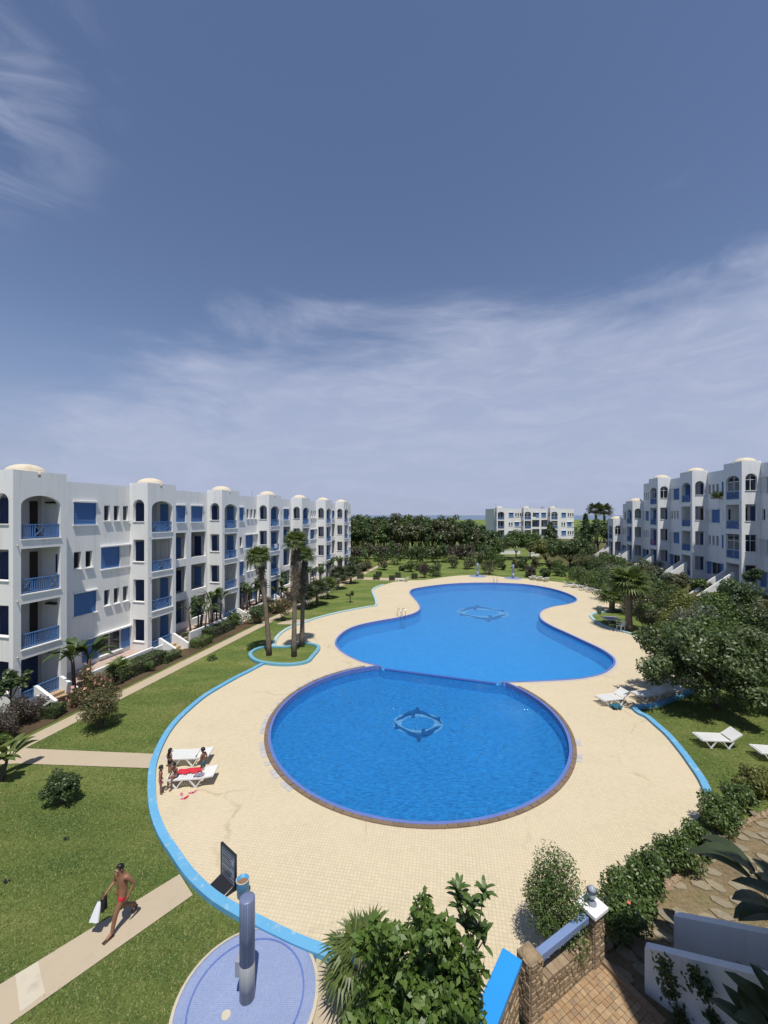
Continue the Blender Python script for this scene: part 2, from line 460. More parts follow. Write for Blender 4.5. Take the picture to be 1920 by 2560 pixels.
# stone and brick
def stone(name, a, b, c3, size=3.0):
    a, b, c3 = sc(a, 0.85), sc(b, 0.85), sc(c3, 0.85)
    m = NT(name)
    oi = m.n('ShaderNodeObjectInfo'); v = m.wpos()
    c = m.ramp(oi.outputs['Random'], [(0.0, a), (0.5, b), (1.0, c3)])
    n = m.noise(v, size * 4, 8, 0.7)
    c = m.mix(0.8, c, m.ramp(n, [(0.25, (0.55, 0.52, 0.5)), (0.75, (1, 1, 1))]), 'MULTIPLY')
    m.base(c).rough(0.9, 0.2); m.bump(n, 0.5, 0.02)
stone('wall_stone', (0.36, 0.26, 0.16), (0.46, 0.36, 0.24), (0.30, 0.21, 0.14))
stone('flag_stone', (0.31, 0.265, 0.185), (0.36, 0.31, 0.215), (0.26, 0.23, 0.17))
stone('paver_stone', (0.42, 0.27, 0.15), (0.52, 0.37, 0.22), (0.33, 0.24, 0.16))
stone('coping_brown', (0.24, 0.17, 0.12), (0.27, 0.2, 0.14), (0.22, 0.16, 0.11))
stone('coping_white', (0.60, 0.58, 0.58), (0.55, 0.53, 0.55), (0.62, 0.6, 0.58))
stone('mortar', (0.30, 0.23, 0.16), (0.30, 0.23, 0.16), (0.30, 0.23, 0.16))

def leafmat(name, cols, trans=0.22, rough=0.45):
    m = NT(name)
    gi = m.n('ShaderNodeNewGeometry')
    c = m.ramp(gi.outputs['Random Per Island'], [(i / (len(cols) - 1), k) for i, k in enumerate(cols)])
    m.base(c).rough(rough, 0.45)
    tl = m.n('ShaderNodeBsdfTranslucent'); m.l(m.mix(0.6, c, (0.16, 0.22, 0.02)), tl.inputs[0])
    mx = m.n('ShaderNodeMixShader'); mx.inputs[0].default_value = trans
    m.l(m.b.outputs[0], mx.inputs[1]); m.l(tl.outputs[0], mx.inputs[2]); m.l(mx.outputs[0], m.out.inputs[0])
leafmat('leaf_dark', [(0.026, 0.048, 0.016), (0.048, 0.082, 0.026), (0.085, 0.125, 0.045)])
leafmat('leaf_broad', [(0.03, 0.055, 0.018), (0.06, 0.10, 0.03), (0.11, 0.155, 0.055), (0.20, 0.22, 0.13)], 0.3)
leafmat('leaf_mid', [(0.038, 0.070, 0.018), (0.068, 0.118, 0.028), (0.125, 0.175, 0.05)])
leafmat('leaf_fresh', [(0.045, 0.085, 0.016), (0.085, 0.15, 0.026), (0.16, 0.225, 0.06)], 0.3)
leafmat('leaf_yellow', [(0.085, 0.105, 0.025), (0.14, 0.155, 0.038), (0.20, 0.20, 0.06)], 0.3)
leafmat('leaf_olive', [(0.06, 0.07, 0.032), (0.085, 0.095, 0.045), (0.12, 0.125, 0.06)])
leafmat('leaf_grey', [(0.085, 0.10, 0.075), (0.12, 0.14, 0.105), (0.17, 0.18, 0.13)])
leafmat('leaf_plum', [(0.045, 0.038, 0.034), (0.075, 0.055, 0.055), (0.10, 0.085, 0.06)])
leafmat('leaf_rust', [(0.045, 0.065, 0.022), (0.075, 0.095, 0.034), (0.115, 0.11, 0.04), (0.22, 0.12, 0.07)])
leafmat('frond_green', [(0.055, 0.085, 0.022), (0.09, 0.125, 0.032), (0.13, 0.165, 0.045)], 0.2)
leafmat('frond_dark', [(0.022, 0.034, 0.014), (0.035, 0.05, 0.02), (0.05, 0.065, 0.025)], 0.15)
leafmat('frond_dead', [(0.06, 0.047, 0.032), (0.11, 0.085, 0.055), (0.19, 0.145, 0.09)], 0.1, 0.8)
leafmat('grass_blade', [(0.125, 0.185, 0.045), (0.20, 0.255, 0.068), (0.35, 0.34, 0.13)], 0.4, 0.7)
leafmat('flower_red', [(0.55, 0.03, 0.03), (0.62, 0.06, 0.05), (0.6, 0.1, 0.06)], 0.2)
leafmat('flower_pink', [(0.50, 0.22, 0.20), (0.58, 0.32, 0.28), (0.55, 0.30, 0.22)], 0.2)
def bark(name, a, b):
    m = NT(name); n = m.noise(m.wpos((7, 7, 2.2)), 1.6, 7, 0.7)
    m.base(m.ramp(n, [(0.3, a), (0.7, b)])).rough(0.95, 0.1); m.bump(n, 0.8, 0.03)
bark('bark_grey', (0.06, 0.05, 0.042), (0.15, 0.125, 0.10))
bark('bark_palm', (0.10, 0.078, 0.058), (0.25, 0.20, 0.15))
M = MATS

# ---------------------------------------------------------------- ground, deck, pool
def gl(pts): return [g(*p) for p in pts]
CX, CY, CR = 1.58, 20.1, 6.95
chordL, chordR = g(958, 1667), g(1246, 1704)
upper = spline([chordL] + gl([(930, 1660), (904, 1653), (871, 1638), (850, 1623), (841, 1608), (850, 1590), (873, 1573), (904, 1562), (947, 1553), (1003, 1543), (1038, 1533), (1052, 1522),
                (1047, 1508), (1036, 1495), (1026, 1482), (1034, 1473), (1064, 1467), (1112, 1461), (1160, 1458), (1222, 1457), (1285, 1459), (1322, 1462), (1364, 1468.5), (1401, 1478),
                (1429, 1489), (1440, 1498), (1434, 1505), (1412, 1511), (1381, 1516), (1355, 1525), (1347, 1536), (1353, 1550), (1379, 1566), (1412, 1581), (1455, 1601), (1499, 1622),
                (1526, 1640), (1534, 1653), (1528, 1667), (1504, 1683), (1469, 1692), (1440, 1696.5), (1389, 1700), (1300, 1704)]) + [chordR], 5)
aR = math.atan2(chordR.y - CY, chordR.x - CX)
aL = math.atan2(chordL.y - CY, chordL.x - CX)
near = []
NN = 96
for i in range(1, NN):
    t = aR - (2 * math.pi - (aL - aR)) * i / NN
    near.append(Vector((CX + CR * math.cos(t), CY + CR * math.sin(t), 0)))
pool = upper + near                                   # clockwise from the far chord end round both pools
near_loop = [chordR] + near + [chordL]
if area2(pool) > 0: pool.reverse()

kerbL = spline(gl([(976, 2439), (936, 2412), (900, 2404), (853, 2399), (761, 2366), (700, 2338), (650, 2313), (597, 2286), (531, 2244), (475, 2190), (436, 2135), (405, 2086), (385, 2031), (379, 1974),
                   (382, 1921), (396, 1878), (417, 1837), (443, 1803), (480, 1768), (521, 1736), (590, 1696), (622, 1680), (658, 1661)]), 5)
kerbF = spline(gl([(684, 1620), (693, 1595), (713, 1577), (735, 1566), (765, 1556), (789, 1547), (839, 1534), (882, 1525), (920, 1518), (941, 1514), (939, 1497), (932, 1478), (941, 1469), (960, 1462)]), 4)
farE = spline(gl([(982, 1455), (1016, 1451.5), (1064, 1449.5), (1110, 1443), (1155, 1438.6), (1210, 1437.5), (1264, 1443), (1321, 1447), (1368, 1452), (1412, 1457.7), (1477, 1475), (1510, 1486), (1560, 1503), (1575, 1512)]), 4)
kerbM = spline(gl([(1560, 1522), (1499, 1531), (1473, 1540), (1501, 1563), (1542, 1577), (1575, 1586), (1620, 1605), (1680, 1640), (1740, 1690)]), 4)
kerbR = spline(gl([(1745, 1722), (1700, 1742), (1640, 1764), (1590, 1771), (1596, 1784), (1619, 1796), (1642, 1816), (1671, 1842), (1707, 1885), (1733, 1921), (1755, 1954), (1772, 1990)]), 4)
nearE = gl([(1750, 2040), (1690, 2110), (1600, 2200), (1530, 2280), (1480, 2340), (1390, 2420), (1300, 2500), (1210, 2600), (1060, 2560)])
deck_outer = kerbL + kerbF + farE + kerbM + kerbR + nearE
island = spline(gl([(630, 1637), (648, 1655), (708, 1663), (760, 1658), (778, 1643), (793, 1622), (775, 1614), (752, 1613), (715, 1622), (660, 1622)]), 5, True)

deck = sheet('pool_deck', [deck_outer, pool], 0.0, M['deck_paving']); tag(deck, kind='structure')
far = [Vector((-2500, -60, 0)), Vector((2500, -60, 0)), Vector((2500, 900, 0)), Vector((-2500, 900, 0))]
ins = offset(deck_outer, -0.06 if area2(deck_outer) < 0 else 0.06, True)
ground = sheet('ground', [far, ins], -0.03, M['lawn_grass']); tag(ground, kind='structure')
sea = sheet('sea', [[Vector((-30000, 880, 0)), Vector((30000, 880, 0)), Vector((30000, 50000, 0)), Vector((-30000, 50000, 0))]], -6, M['sea_water']); tag(sea, kind='structure')

FLOOR_Z, WATER_Z = -1.15, -0.20
pw = MB()
for i in range(len(pool)):
    a, b = pool[i], pool[(i + 1) % len(pool)]
    pw.poly([(a.x, a.y, FLOOR_Z - 0.1), (b.x, b.y, FLOOR_Z - 0.1), (b.x, b.y, -0.004), (a.x, a.y, -0.004)])
tag(pw.build('pool_wall', M['pool_tile'], fix=False), kind='structure')
tag(sheet('pool_floor', [offset(pool, 0.1, True)], FLOOR_Z, M['pool_tile']), kind='structure')
NEAR_Z = -0.72
tag(sheet('pool_floor', [near_loop], NEAR_Z, M['pool_tile']), kind='structure')
tag(sheet('pool_water', [near_loop], WATER_Z, M['water_rippled']), kind='structure')
tag(sheet('pool_water', [upper], WATER_Z, M['water_calm']), kind='structure')
cd = (chordR - chordL).normalized() * 0.005
dv = MB(); dv.bar((chordL.x + cd.x, chordL.y + cd.y, -0.66), (chordR.x - cd.x, chordR.y - cd.y, -0.66), 0.20, 0.98)
tag(dv.build('pool_divider', M['pool_tile']), kind='structure')
dv = MB(); dv.bar((chordL.x + cd.x * 20, chordL.y + cd.y * 20, -0.135), (chordR.x - cd.x * 20, chordR.y - cd.y * 20, -0.135), 0.24, 0.04)
tag(dv.build('divider_top', M['divider_tile']), kind='structure')
def rim_pieces(line, w0, w1, z, mat, step, skip=0.0, rnd=random.Random(3)):
    """coping laid as separate slabs along a line"""
    L = [0.0]
    for i in range(1, len(line)): L.append(L[-1] + (line[i] - line[i - 1]).length)
    a, b = offset(line, w0), offset(line, w1)
    def pick(arr, s):
        for i in range(1, len(L)):
            if s <= L[i]:
                t = (s - L[i - 1]) / max(L[i] - L[i - 1], 1e-9); return arr[i - 1].lerp(arr[i], t)
        return arr[-1]
    n = max(1, int(L[-1] / step)); res = []
    for k in range(n):
        if rnd.random() < skip: continue
        s0, s1 = L[-1] * k / n + 0.008, L[-1] * (k + 1) / n - 0.008
        p = [pick(a, s0), pick(a, s1), pick(b, s1), pick(b, s0)]
        res.append([(q.x, q.y) for q in p])
    return res
def slab_mesh(name, quads, z0, z1, parent, mat, rnd=random.Random(5), single=True):
    for q in quads:
        c = Vector((sum(p[0] for p in q) / 4, sum(p[1] for p in q) / 4, z0))
        h = z1 + rnd.uniform(-0.006, 0.008) - z0
        mb = MB(); pts = [(p[0] - c.x, p[1] - c.y) for p in q]
        mb.poly([(x, y, h) for x, y in pts])
        for i in range(4):
            j = (i + 1) % 4
            mb.poly([(*pts[i], 0), (*pts[j], 0), (*pts[j], h), (*pts[i], h)])
        o = mb.build(name, mat, parent); o.location = c
# the outline runs clockwise, so "left" is outside the water
near_rim = [chordR] + near + [chordL]
tag(ribbon('pool_rim', near_rim[1:-1], -0.01, 0.12, -0.30, 0.03, M['rim_tile']), kind='structure')
tag(ribbon('pool_rim', upper[1:-1], -0.01, 0.12, -0.30, 0.032, M['rim_tile']), kind='structure')
cop = tag(ribbon('pool_coping', near_rim[3:-3], 0.125, 0.29, -0.02, 0.010, M['mortar']), kind='structure')
slab_mesh('coping_stone', rim_pieces(near_rim[3:-3], 0.13, 0.285, 0.0, None, 0.34), 0.0, 0.035, cop, M['coping_brown'])
cop2 = tag(ribbon('pool_coping', upper[6:-6], 0.125, 0.27, -0.02, 0.014, M['coping_white']), kind='structure')
# loose pale slabs beside the rim where the paving has been broken open
slab_mesh('patch_slab', [q for i, q in enumerate(rim_pieces(near_rim, 0.30, 0.50, 0.0, None, 0.30, 0.35, random.Random(9))) if 40 < i < 100 or i in (15, 16, 17, 18)], 0.002, 0.012, cop, M['coping_white'])

tag(ribbon('deck_kerb', kerbL, -0.12, 0.13, -0.10, 0.11, M['kerb_blue']), kind='structure')
tag(ribbon('deck_kerb', kerbF, -0.10, 0.18, -0.10, 0.10, M['pale_kerb']), kind='structure')
tag(ribbon('deck_kerb', kerbM, -0.02, 0.26, -0.10, 0.10, M['pale_kerb']), kind='structure')
tag(ribbon('deck_kerb', kerbR, -0.12, 0.13, -0.10, 0.12, M['kerb_blue']), kind='structure')
isl = offset(island, 0.0, True)
tag(sheet('palm_island', [isl], 0.06, M['lawn_grass']), kind='structure')
sgn = 1 if area2(island) < 0 else -1
tag(ribbon('island_kerb', isl, -0.02 * sgn, 0.24 * sgn, -0.02, 0.16, M['island_paint'], closed=True), kind='structure')

# paths
def path(name, pts, z, mat): return tag(sheet(name, [pts], z, mat), kind='structure')
path('path', [g(-140, 2545), g(449, 2184), g(482, 2236), g(-60, 2618)], -0.012, M['concrete_path'])
patch = path('path_patch', [g(38, 2436), g(95, 2402), g(113, 2482), g(50, 2530)], -0.007, M['concrete_light'])
PL = lambda y, off: Vector((-14.43 + 0.2376 * (y - 21.55) - off, y, 0))
path('path', [PL(17.3, 0), PL(90, 0), PL(90, 0.85), PL(17.3, 0.85)], -0.012, M['concrete_path'])
path('path', [g(-60, 1860), g(40, 1868), g(80, 1871), g(386, 1884), g(382, 1920), g(45, 1908), g(-60, 1912)], -0.008, M['concrete_path'])
path('path', [g(716, 1549.5), g(790, 1547), g(765, 1557), g(735, 1561), g(690, 1560)], -0.010, M['concrete_path'])
path('path', [g(900, 1443), g(1030, 1445.5), g(990, 1452), g(880, 1448)], -0.010, M['concrete_path'])
path('path', [g(792, 2386), g(850, 2412), g(905, 2440), g(930, 2760), g(800, 2760), g(778, 2500)], -0.008, M['concrete_path'])
# planting bed in front of the left building
path('planting_bed', [PL(12, 1.15), PL(80, 0.95), PL(80, 4.2), PL(12, 4.2)], -0.018, M['bed_soil'])

# ---------------------------------------------------------------- apartment buildings
def wall_panel(mb, O, U, N, width, z0, z1, holes, th=0.22):
    """wall standing on a line: O start, U along it, N outward; holes are (u0, u1, za, zb[, rise]) - rise makes an arch"""
    O, U, N = Vector(O), Vector(U), Vector(N)
    us = sorted({0.0, width} | {h[0] for h in holes} | {h[1] for h in holes})
    zs = sorted({z0, z1} | {h[2] for h in holes} | {h[3] for h in holes})
    def P(u, z, t): q = O + U * u - N * t; return (q.x, q.y, z)
    def solid(i, j):
        if i < 0 or j < 0 or i >= len(us) - 1 or j >= len(zs) - 1: return False
        u, z = (us[i] + us[i + 1]) / 2, (zs[j] + zs[j + 1]) / 2
        return not any(h[0] < u < h[1] and h[2] < z < h[3] for h in holes)
    for i in range(len(us) - 1):
        for j in range(len(zs) - 1):
            if not solid(i, j): continue
            a, b, c, d = us[i], us[i + 1], zs[j], zs[j + 1]
            mb.poly([P(a, c, 0), P(b, c, 0), P(b, d, 0), P(a, d, 0)])
            mb.poly([P(a, c, th), P(a, d, th), P(b, d, th), P(b, c, th)])
            if not solid(i - 1, j): mb.poly([P(a, c, 0), P(a, d, 0), P(a, d, th), P(a, c, th)])
            if not solid(i + 1, j): mb.poly([P(b, c, 0), P(b, c, th), P(b, d, th), P(b, d, 0)])
            if not solid(i, j - 1): mb.poly([P(a, c, 0), P(a, c, th), P(b, c, th), P(b, c, 0)])
            if not solid(i, j + 1): mb.poly([P(a, d, 0), P(b, d, 0), P(b, d, th), P(a, d, th)])
    for h in holes:
        if len(h) < 5: continue
        u0, u1, za, zb, rise = h
        uc, ha, n = (u0 + u1) / 2, (u1 - u0) / 2, 14
        cv = [(uc - ha * math.cos(math.pi * k / n), zb - rise + rise * math.sin(math.pi * k / n)) for k in range(n + 1)]
        for (ua, zaa), (ub, zbb) in zip(cv, cv[1:]):
            mb.poly([P(ua, zaa, 0), P(ub, zbb, 0), P(ub, zb, 0), P(ua, zb, 0)])
            mb.poly([P(ua, zaa, th), P(ua, zb, th), P(ub, zb, th), P(ub, zbb, th)])
            mb.poly([P(ua, zaa, 0), P(ua, zaa, th), P(ub, zbb, th), P(ub, zbb, 0)])

PITCH, TL, TD = 8.43, 2.70, 1.54            # tower spacing along the facade, tower length, how far a tower stands proud
class Block:
    """long apartment building: loggia towers with domes and set-back walls between them, local axes s (along), t (outward), z"""
    def __init__(b, name, label, origin, along, outward, rz_seed, near=2):
        b.root = thing(name, Vector((origin[0], origin[1], 0)), label, 'building')
        b.O, b.U, b.N = Vector((0, 0, 0)), Vector((along[0], along[1], 0)).normalized(), Vector((outward[0], outward[1], 0)).normalized()
        b.rnd = random.Random(rz_seed); b.near = near
    def P(b, s, t, z): q = b.U * s + b.N * t; return (q.x, q.y, z)
    def frame(b, s, t, z):
        m = Matrix((b.U, b.N, Vector((0, 0, 1)))).transposed().to_4x4(); q = b.U * s + b.N * t; m.translation = (q.x, q.y, z); return m
    def box(b, mb, s0, s1, t0, t1, z0, z1): return mb.box(s0, t0, z0, s1, t1, z1, b.frame(0, 0, 0))

    def railing(b, s0, s1, t, z, h=0.76, style=0, detailed=False):
        """blue timber balcony railing along s at depth t"""
        mb = MB(); L = s1 - s0
        b.box(mb, s0, s1, t - 0.03, t + 0.03, z + h - 0.05, z + h)
        b.box(mb, s0, s1, t - 0.025, t + 0.025, z + 0.05, z + 0.10)
        F = b.frame(s0, t, z)
        pan = {0: [(0.36, 0.62)], 1: [(0.02, 0.26), (0.74, 0.98)], 2: [(0.36, 0.64)]}[style]
        for a, c in pan:
            a, c = a * L, c * L
            for u in (a, c): mb.box(u - 0.02, -0.02, 0.1, u + 0.02, 0.02, h - 0.05, F)
            if style == 2:
                for k in range(5): mb.box(a + 0.02, -0.015, 0.15 + k * 0.12, c - 0.02, 0.015, 0.20 + k * 0.12, F)
            else:
                p = [F @ Vector((u, 0, w)) for u, w in ((a, 0.12), (c, h - 0.07), (a, h - 0.07), (c, 0.12))]
                mb.bar(p[0], p[1], 0.035, 0.05, b.N); mb.bar(p[2], p[3], 0.035, 0.05, b.N)
        r = mb.build('railing', M['blue_paint'], b.root)
        n = int(L / 0.115); proto = None
        jm = MB()
        for k in range(n + 1):
            u = 0.03 + (L - 0.06) * k / n
            if any(a * L < u < c * L for a, c in pan): continue
            if detailed:
                if proto is None: proto = MB().box(-0.024, -0.015, 0.1, 0.024, 0.015, h - 0.05).mesh('baluster')
                o = link('baluster', proto, M['blue_paint'], r); o.matrix_local = b.frame(s0 + u, t, z)
            else: jm.box(u - 0.024, -0.015, 0.1, u + 0.024, 0.015, h - 0.05, F)
        if jm.v: tag(jm.build('baluster_row', M['blue_paint'], r), kind='stuff')
        return r
    def shutter(b, s0, s1, t, z0, z1, vertical=False, mat='blue_paint', casing=False):
        """slatted shutter: frame with slats that lie in it"""
        mb = MB()
        for q in ((s0, s0 + 0.05, z0, z1), (s1 - 0.05, s1, z0, z1), (s0 + 0.05, s1 - 0.05, z0, z0 + 0.06), (s0 + 0.05, s1 - 0.05, z1 - 0.06, z1)):
            b.box(mb, q[0], q[1], t - 0.025, t + 0.025, q[2], q[3])
        n = max(3, int((z1 - z0 - 0.12) / 0.085))
        F = b.frame(0, t, 0)
        for k in range(n):
            z = z0 + 0.06 + (z1 - z0 - 0.12) * (k + 0.5) / n
            mb.v += [tuple(F @ Vector(p)) for p in ((s0 + 0.05, 0.016, z - 0.045), (s1 - 0.05, 0.016, z - 0.045), (s1 - 0.05, -0.016, z + 0.04), (s0 + 0.05, -0.016, z + 0.04))]
            mb.f.append(tuple(range(len(mb.v) - 4, len(mb.v))))
        b.box(mb, s0 + 0.03, s1 - 0.03, t - 0.03, t - 0.026, z0 + 0.03, z1 - 0.03)
        if casing: b.box(mb, s0 - 0.06, s1 + 0.06, t - 0.02, t + 0.12, z1 + 0.002, z1 + 0.13)
        return mb.build('shutter', M[mat], b.root)
    def window(b, s0, s1, t, z0, z1, panes=2, sill=0.05, frame='white_frame'):
        mb = MB(); f = 0.045
        b.box(mb, s0, s0 + f, t - 0.03, t + 0.03, z0, z1); b.box(mb, s1 - f, s1, t - 0.03, t + 0.03, z0, z1)
        b.box(mb, s0 + f, s1 - f, t - 0.03, t + 0.03, z0, z0 + f); b.box(mb, s0 + f, s1 - f, t - 0.03, t + 0.03, z1 - f, z1)
        for k in range(1, panes):
            u = s0 + (s1 - s0) * k / panes; b.box(mb, u - 0.022, u + 0.022, t - 0.03, t + 0.03, z0 + f, z1 - f)
        w = mb.build('window', M[frame], b.root)
        pm = MB(); b.box(pm, s0 + f, s1 - f, t - 0.012, t - 0.002, z0 + f, z1 - f); pm.build('pane', M['glass_dark'], w)
        if sill:
            sm = MB(); b.box(sm, s0 - 0.05, s1 + 0.05, t, t + 0.22 + sill, z0 - 0.055, z0 - 0.003); sm.build('sill', M['white_stucco'], w)
        return w
    def door(b, s0, s1, t, z, h=2.1, mat='wood_dark'):
        mb = MB(); b.box(mb, s0, s1, t, t + 0.05, z, z + h)
        for k in range(3): b.box(mb, s0 + 0.1, s1 - 0.1, t + 0.05, t + 0.065, z + 0.15 + k * 0.64, z + 0.65 + k * 0.64)
        return mb.build('door', M[mat], b.root)

    def tower(b, s, zf, roof, idx, arch_glazed=False):
        """one loggia tower: front and side openings on every floor, slabs, railings, dome"""
        nf = len(zf); det = idx < b.near
        holes_f, holes_r = [], []
        for k, z in enumerate(zf):
            top = k == nf - 1
            a = (0.36, 2.36, z + 0.03, z + (2.30 if top else 2.36)) if not top else (0.36, 2.36, z + 0.03, z + 2.30, 0.55)
            holes_f.append(a)
            holes_r.append((0.30, 1.24, z + 0.82, z + 2.38, 0.46) if top else (0.30, 1.24, z + 0.80, z + 2.36))
        mb = MB()
        wall_panel(mb, b.P(s, 0, 0), b.U, b.N, TL, b.zb, roof, holes_f)
        # side wall towards the camera, butted behind the front wall
        wall_panel(mb, b.P(s + 0.003, -TD, 0), b.N, -b.U, TD - 0.222, b.zb, roof - 0.004, [(TD - h[1], TD - h[0], *h[2:]) for h in holes_r])
        wall_panel(mb, b.P(s + TL - 0.003, -0.222, 0), -b.N, b.U, TD - 0.222, b.zb, roof - 0.004, [])
        b.box(mb, s + 0.23, s + TL - 0.23, -TD, -0.222, roof - 0.55, roof - 0.30)
        mb.build('tower_wall', M['white_stucco'], b.root)
        for k, z in enumerate(zf):
            sl = MB(); b.box(sl, s + 0.225, s + TL - 0.225, -TD + 0.002, -0.224, z - 0.20, z); sl.build('loggia_floor', M['shade_toned_stucco'], b.root)
            le = MB(); b.box(le, s + 0.34, s + 2.38, -0.21, 0.05, z - 0.03, z + 0.028); le.build('ledge', M['white_stucco'], b.root)
            h = holes_r[k]
            le = MB(); b.box(le, s - 0.05, s + 0.2, -h[1] - 0.03, -h[0] + 0.03, h[2] - 0.05, h[2] - 0.002); le.build('ledge', M['white_stucco'], b.root)
            st = (0, 0, 2, 0)[(nf - 1 - k) % 4] if idx == 0 else ((1, 0, 1, 0)[(nf - 1 - k) % 4])
            if idx == 0 and nf - 1 - k == 1: st = 1
            if k > 0 or b.small_base: b.railing(s + 0.38, s + 2.34, -0.10, z + 0.03, 0.76, st, det)
            else:
                b.railing(s + 0.38, s + 1.0, -0.10, z + 0.03, 0.62, 0, det)
                b.railing(s + 1.0, s + 2.34, -0.10, z - 0.1, 0.85, 2, False)
            if idx == 0:
                b.door(s + 1.85, s + 2.25, -TD, z, 2.05, 'wood_dark' if k else 'shaded_blue_paint')
                if k == 0: b.door(s + 0.9, s + 1.82, -TD, z, 2.1, 'shaded_blue_paint')
            b.door(s + 0.35, s + 1.35, -TD, z, 2.15, 'shaded_blue_paint' if b.blue_rooms or (idx + k) % 3 else 'wood_dark')
            if idx:
                q = b.rnd.random()
                # a shuttered door on the loggia's far wall
                dm = MB(); b.box(dm, s + TL - 0.30, s + TL - 0.228, -1.15, -0.48 if q < 0.7 else -0.42, z, z + 2.1)
                dm.build('shutter', M['blue_paint' if q < 0.75 else 'white_frame'], b.root)
            elif k == nf - 2:
                dm = MB(); b.box(dm, s + TL - 0.30, s + TL - 0.228, -0.42, -0.28, z + 0.9, z + 1.9); dm.build('window', M['shaded_blue_paint'], b.root)
            else:
                dm = MB(); b.box(dm, s + TL - 0.44, s + TL - 0.228, -1.0, -0.30, z + 1.92, z + 2.02); dm.build('awning_box', M['wood_dark' if k else 'white_frame'], b.root)
        if arch_glazed:
            for k in arch_glazed:
                z = zf[k]; mb = MB(); pm = MB()
                top = k == nf - 1
                for u in (0.385, 1.36, 2.335): b.box(mb, s + u - 0.03, s + u + 0.03, -0.19, -0.14, z + 0.03, z + (2.28 if u == 1.36 else 1.8 if top else 2.34))
                for zz in (0.80, 1.68): b.box(mb, s + 0.37, s + 2.35, -0.19, -0.14, z + zz, z + zz + 0.06)
                w = mb.build('glazing_frame', M['white_frame'], b.root)
                h = holes_r[k]; mb = MB()
                for u in (h[0] + 0.02, (h[0] + h[1]) / 2, h[1] - 0.02): b.box(mb, s + 0.15, s + 0.19, -u - 0.025, -u + 0.025, h[2], h[3] - (0.02 if u == (h[0] + h[1]) / 2 or not top else 0.42))
                b.box(mb, s + 0.15, s + 0.19, -h[1], -h[0], h[2] + 0.98, h[2] + 1.03)
                w = mb.build('glazing_frame', M['white_frame'], b.root)
                pm = MB(); b.box(pm, s + 0.165, s + 0.172, -h[1] + 0.01, -h[0] - 0.01, h[2] + 0.01, h[3] - 0.05 if not top else h[2] + 1.1); pm.build('pane', M['glass_dark'], w)
        dm = MB(); prof = [(0.88 * math.cos(a), 0.46 * math.sin(a)) for a in [i * math.pi / 2 / 7 for i in range(8)]]; prof[-1] = (0.03, 0.46)
        dm.lathe([(0.96, -0.25), (0.96, 0.0)] + prof, 24, b.P(s + 1.25, -0.95, roof - 0.02)); dm.build('dome', M['cream_stucco'], b.root, True)
        # rainwater spouts
        for k in range(1, nf):
            sp = MB(); F = b.frame(s + 0.18, 0, zf[k] - 0.28); sp.tube([F @ Vector((0, 0, 0)), F @ Vector((0, 0.10, -0.01))], 0.035, 8); sp.build('spout', M['concrete_light'], b.root)

    def section(b, s, zf, roof, kind, idx, length):
        """set-back wall between two towers; kind 'A' = flat with shutters and slit windows, 'B' = recessed loggias"""
        nf = len(zf); t = -TD; holes = []; jobs = []
        T = b.rnd
        for k, z in enumerate(zf):
            j = nf - 1 - k
            if kind == 'A':
                pat = (j + (0 if idx % 2 == 0 else 1)) % 2
                if k == 0:
                    holes.append((3.3, 5.0, z + 0.5, z + 1.85)); jobs.append(('ground', 2.6, 5.7, z + 0.5, z + 1.85))
                elif pat == 0:
                    holes.append((1.66, 3.16, z + 0.66, z + 2.05)); jobs.append(('shutter', 1.66, 3.16, z + 0.66, z + 2.05))
                    for u in (3.72, 4.45, 5.17): holes.append((u, u + 0.44, z + 0.88, z + 1.92)); jobs.append(('slit', u, u + 0.44, z + 0.88, z + 1.92))
                else:
                    for u in (1.66, 2.42): holes.append((u, u + 0.47, z + 0.76, z + 1.82)); jobs.append(('slit', u, u + 0.47, z + 0.76, z + 1.82))
                    holes.append((3.50, 4.92, z + 0.52, z + 1.95)); jobs.append(('shutter2', 3.50, 4.92, z + 0.52, z + 1.95))
            else:
                if j == 0:
                    holes.append((0.9, 2.9, z + 0.66, z + 2.05)); jobs.append(('shutter', 1.9, 2.9, z + 0.66, z + 2.05)); jobs.append(('half', 0.9, 1.9, z + 0.66, z + 2.05))
                    holes.append((3.6, 5.1, z + 0.66, z + 2.05)); jobs.append(('shutter', 3.6, 5.1, z + 0.66, z + 2.05))
                else:
                    for a, c in ((0.6, 3.0), (3.6, 5.55)):
                        holes.append((a, c, z + (0.42 if k else 0.75), z + 2.62)); jobs.append(('loggia', a, c, z, z + 2.62))
        mb = MB()
        wall_panel(mb, b.P(s, t, 0), b.U, b.N, length, b.zb, roof, holes)
        mb.build('wall', M['white_stucco'], b.root)
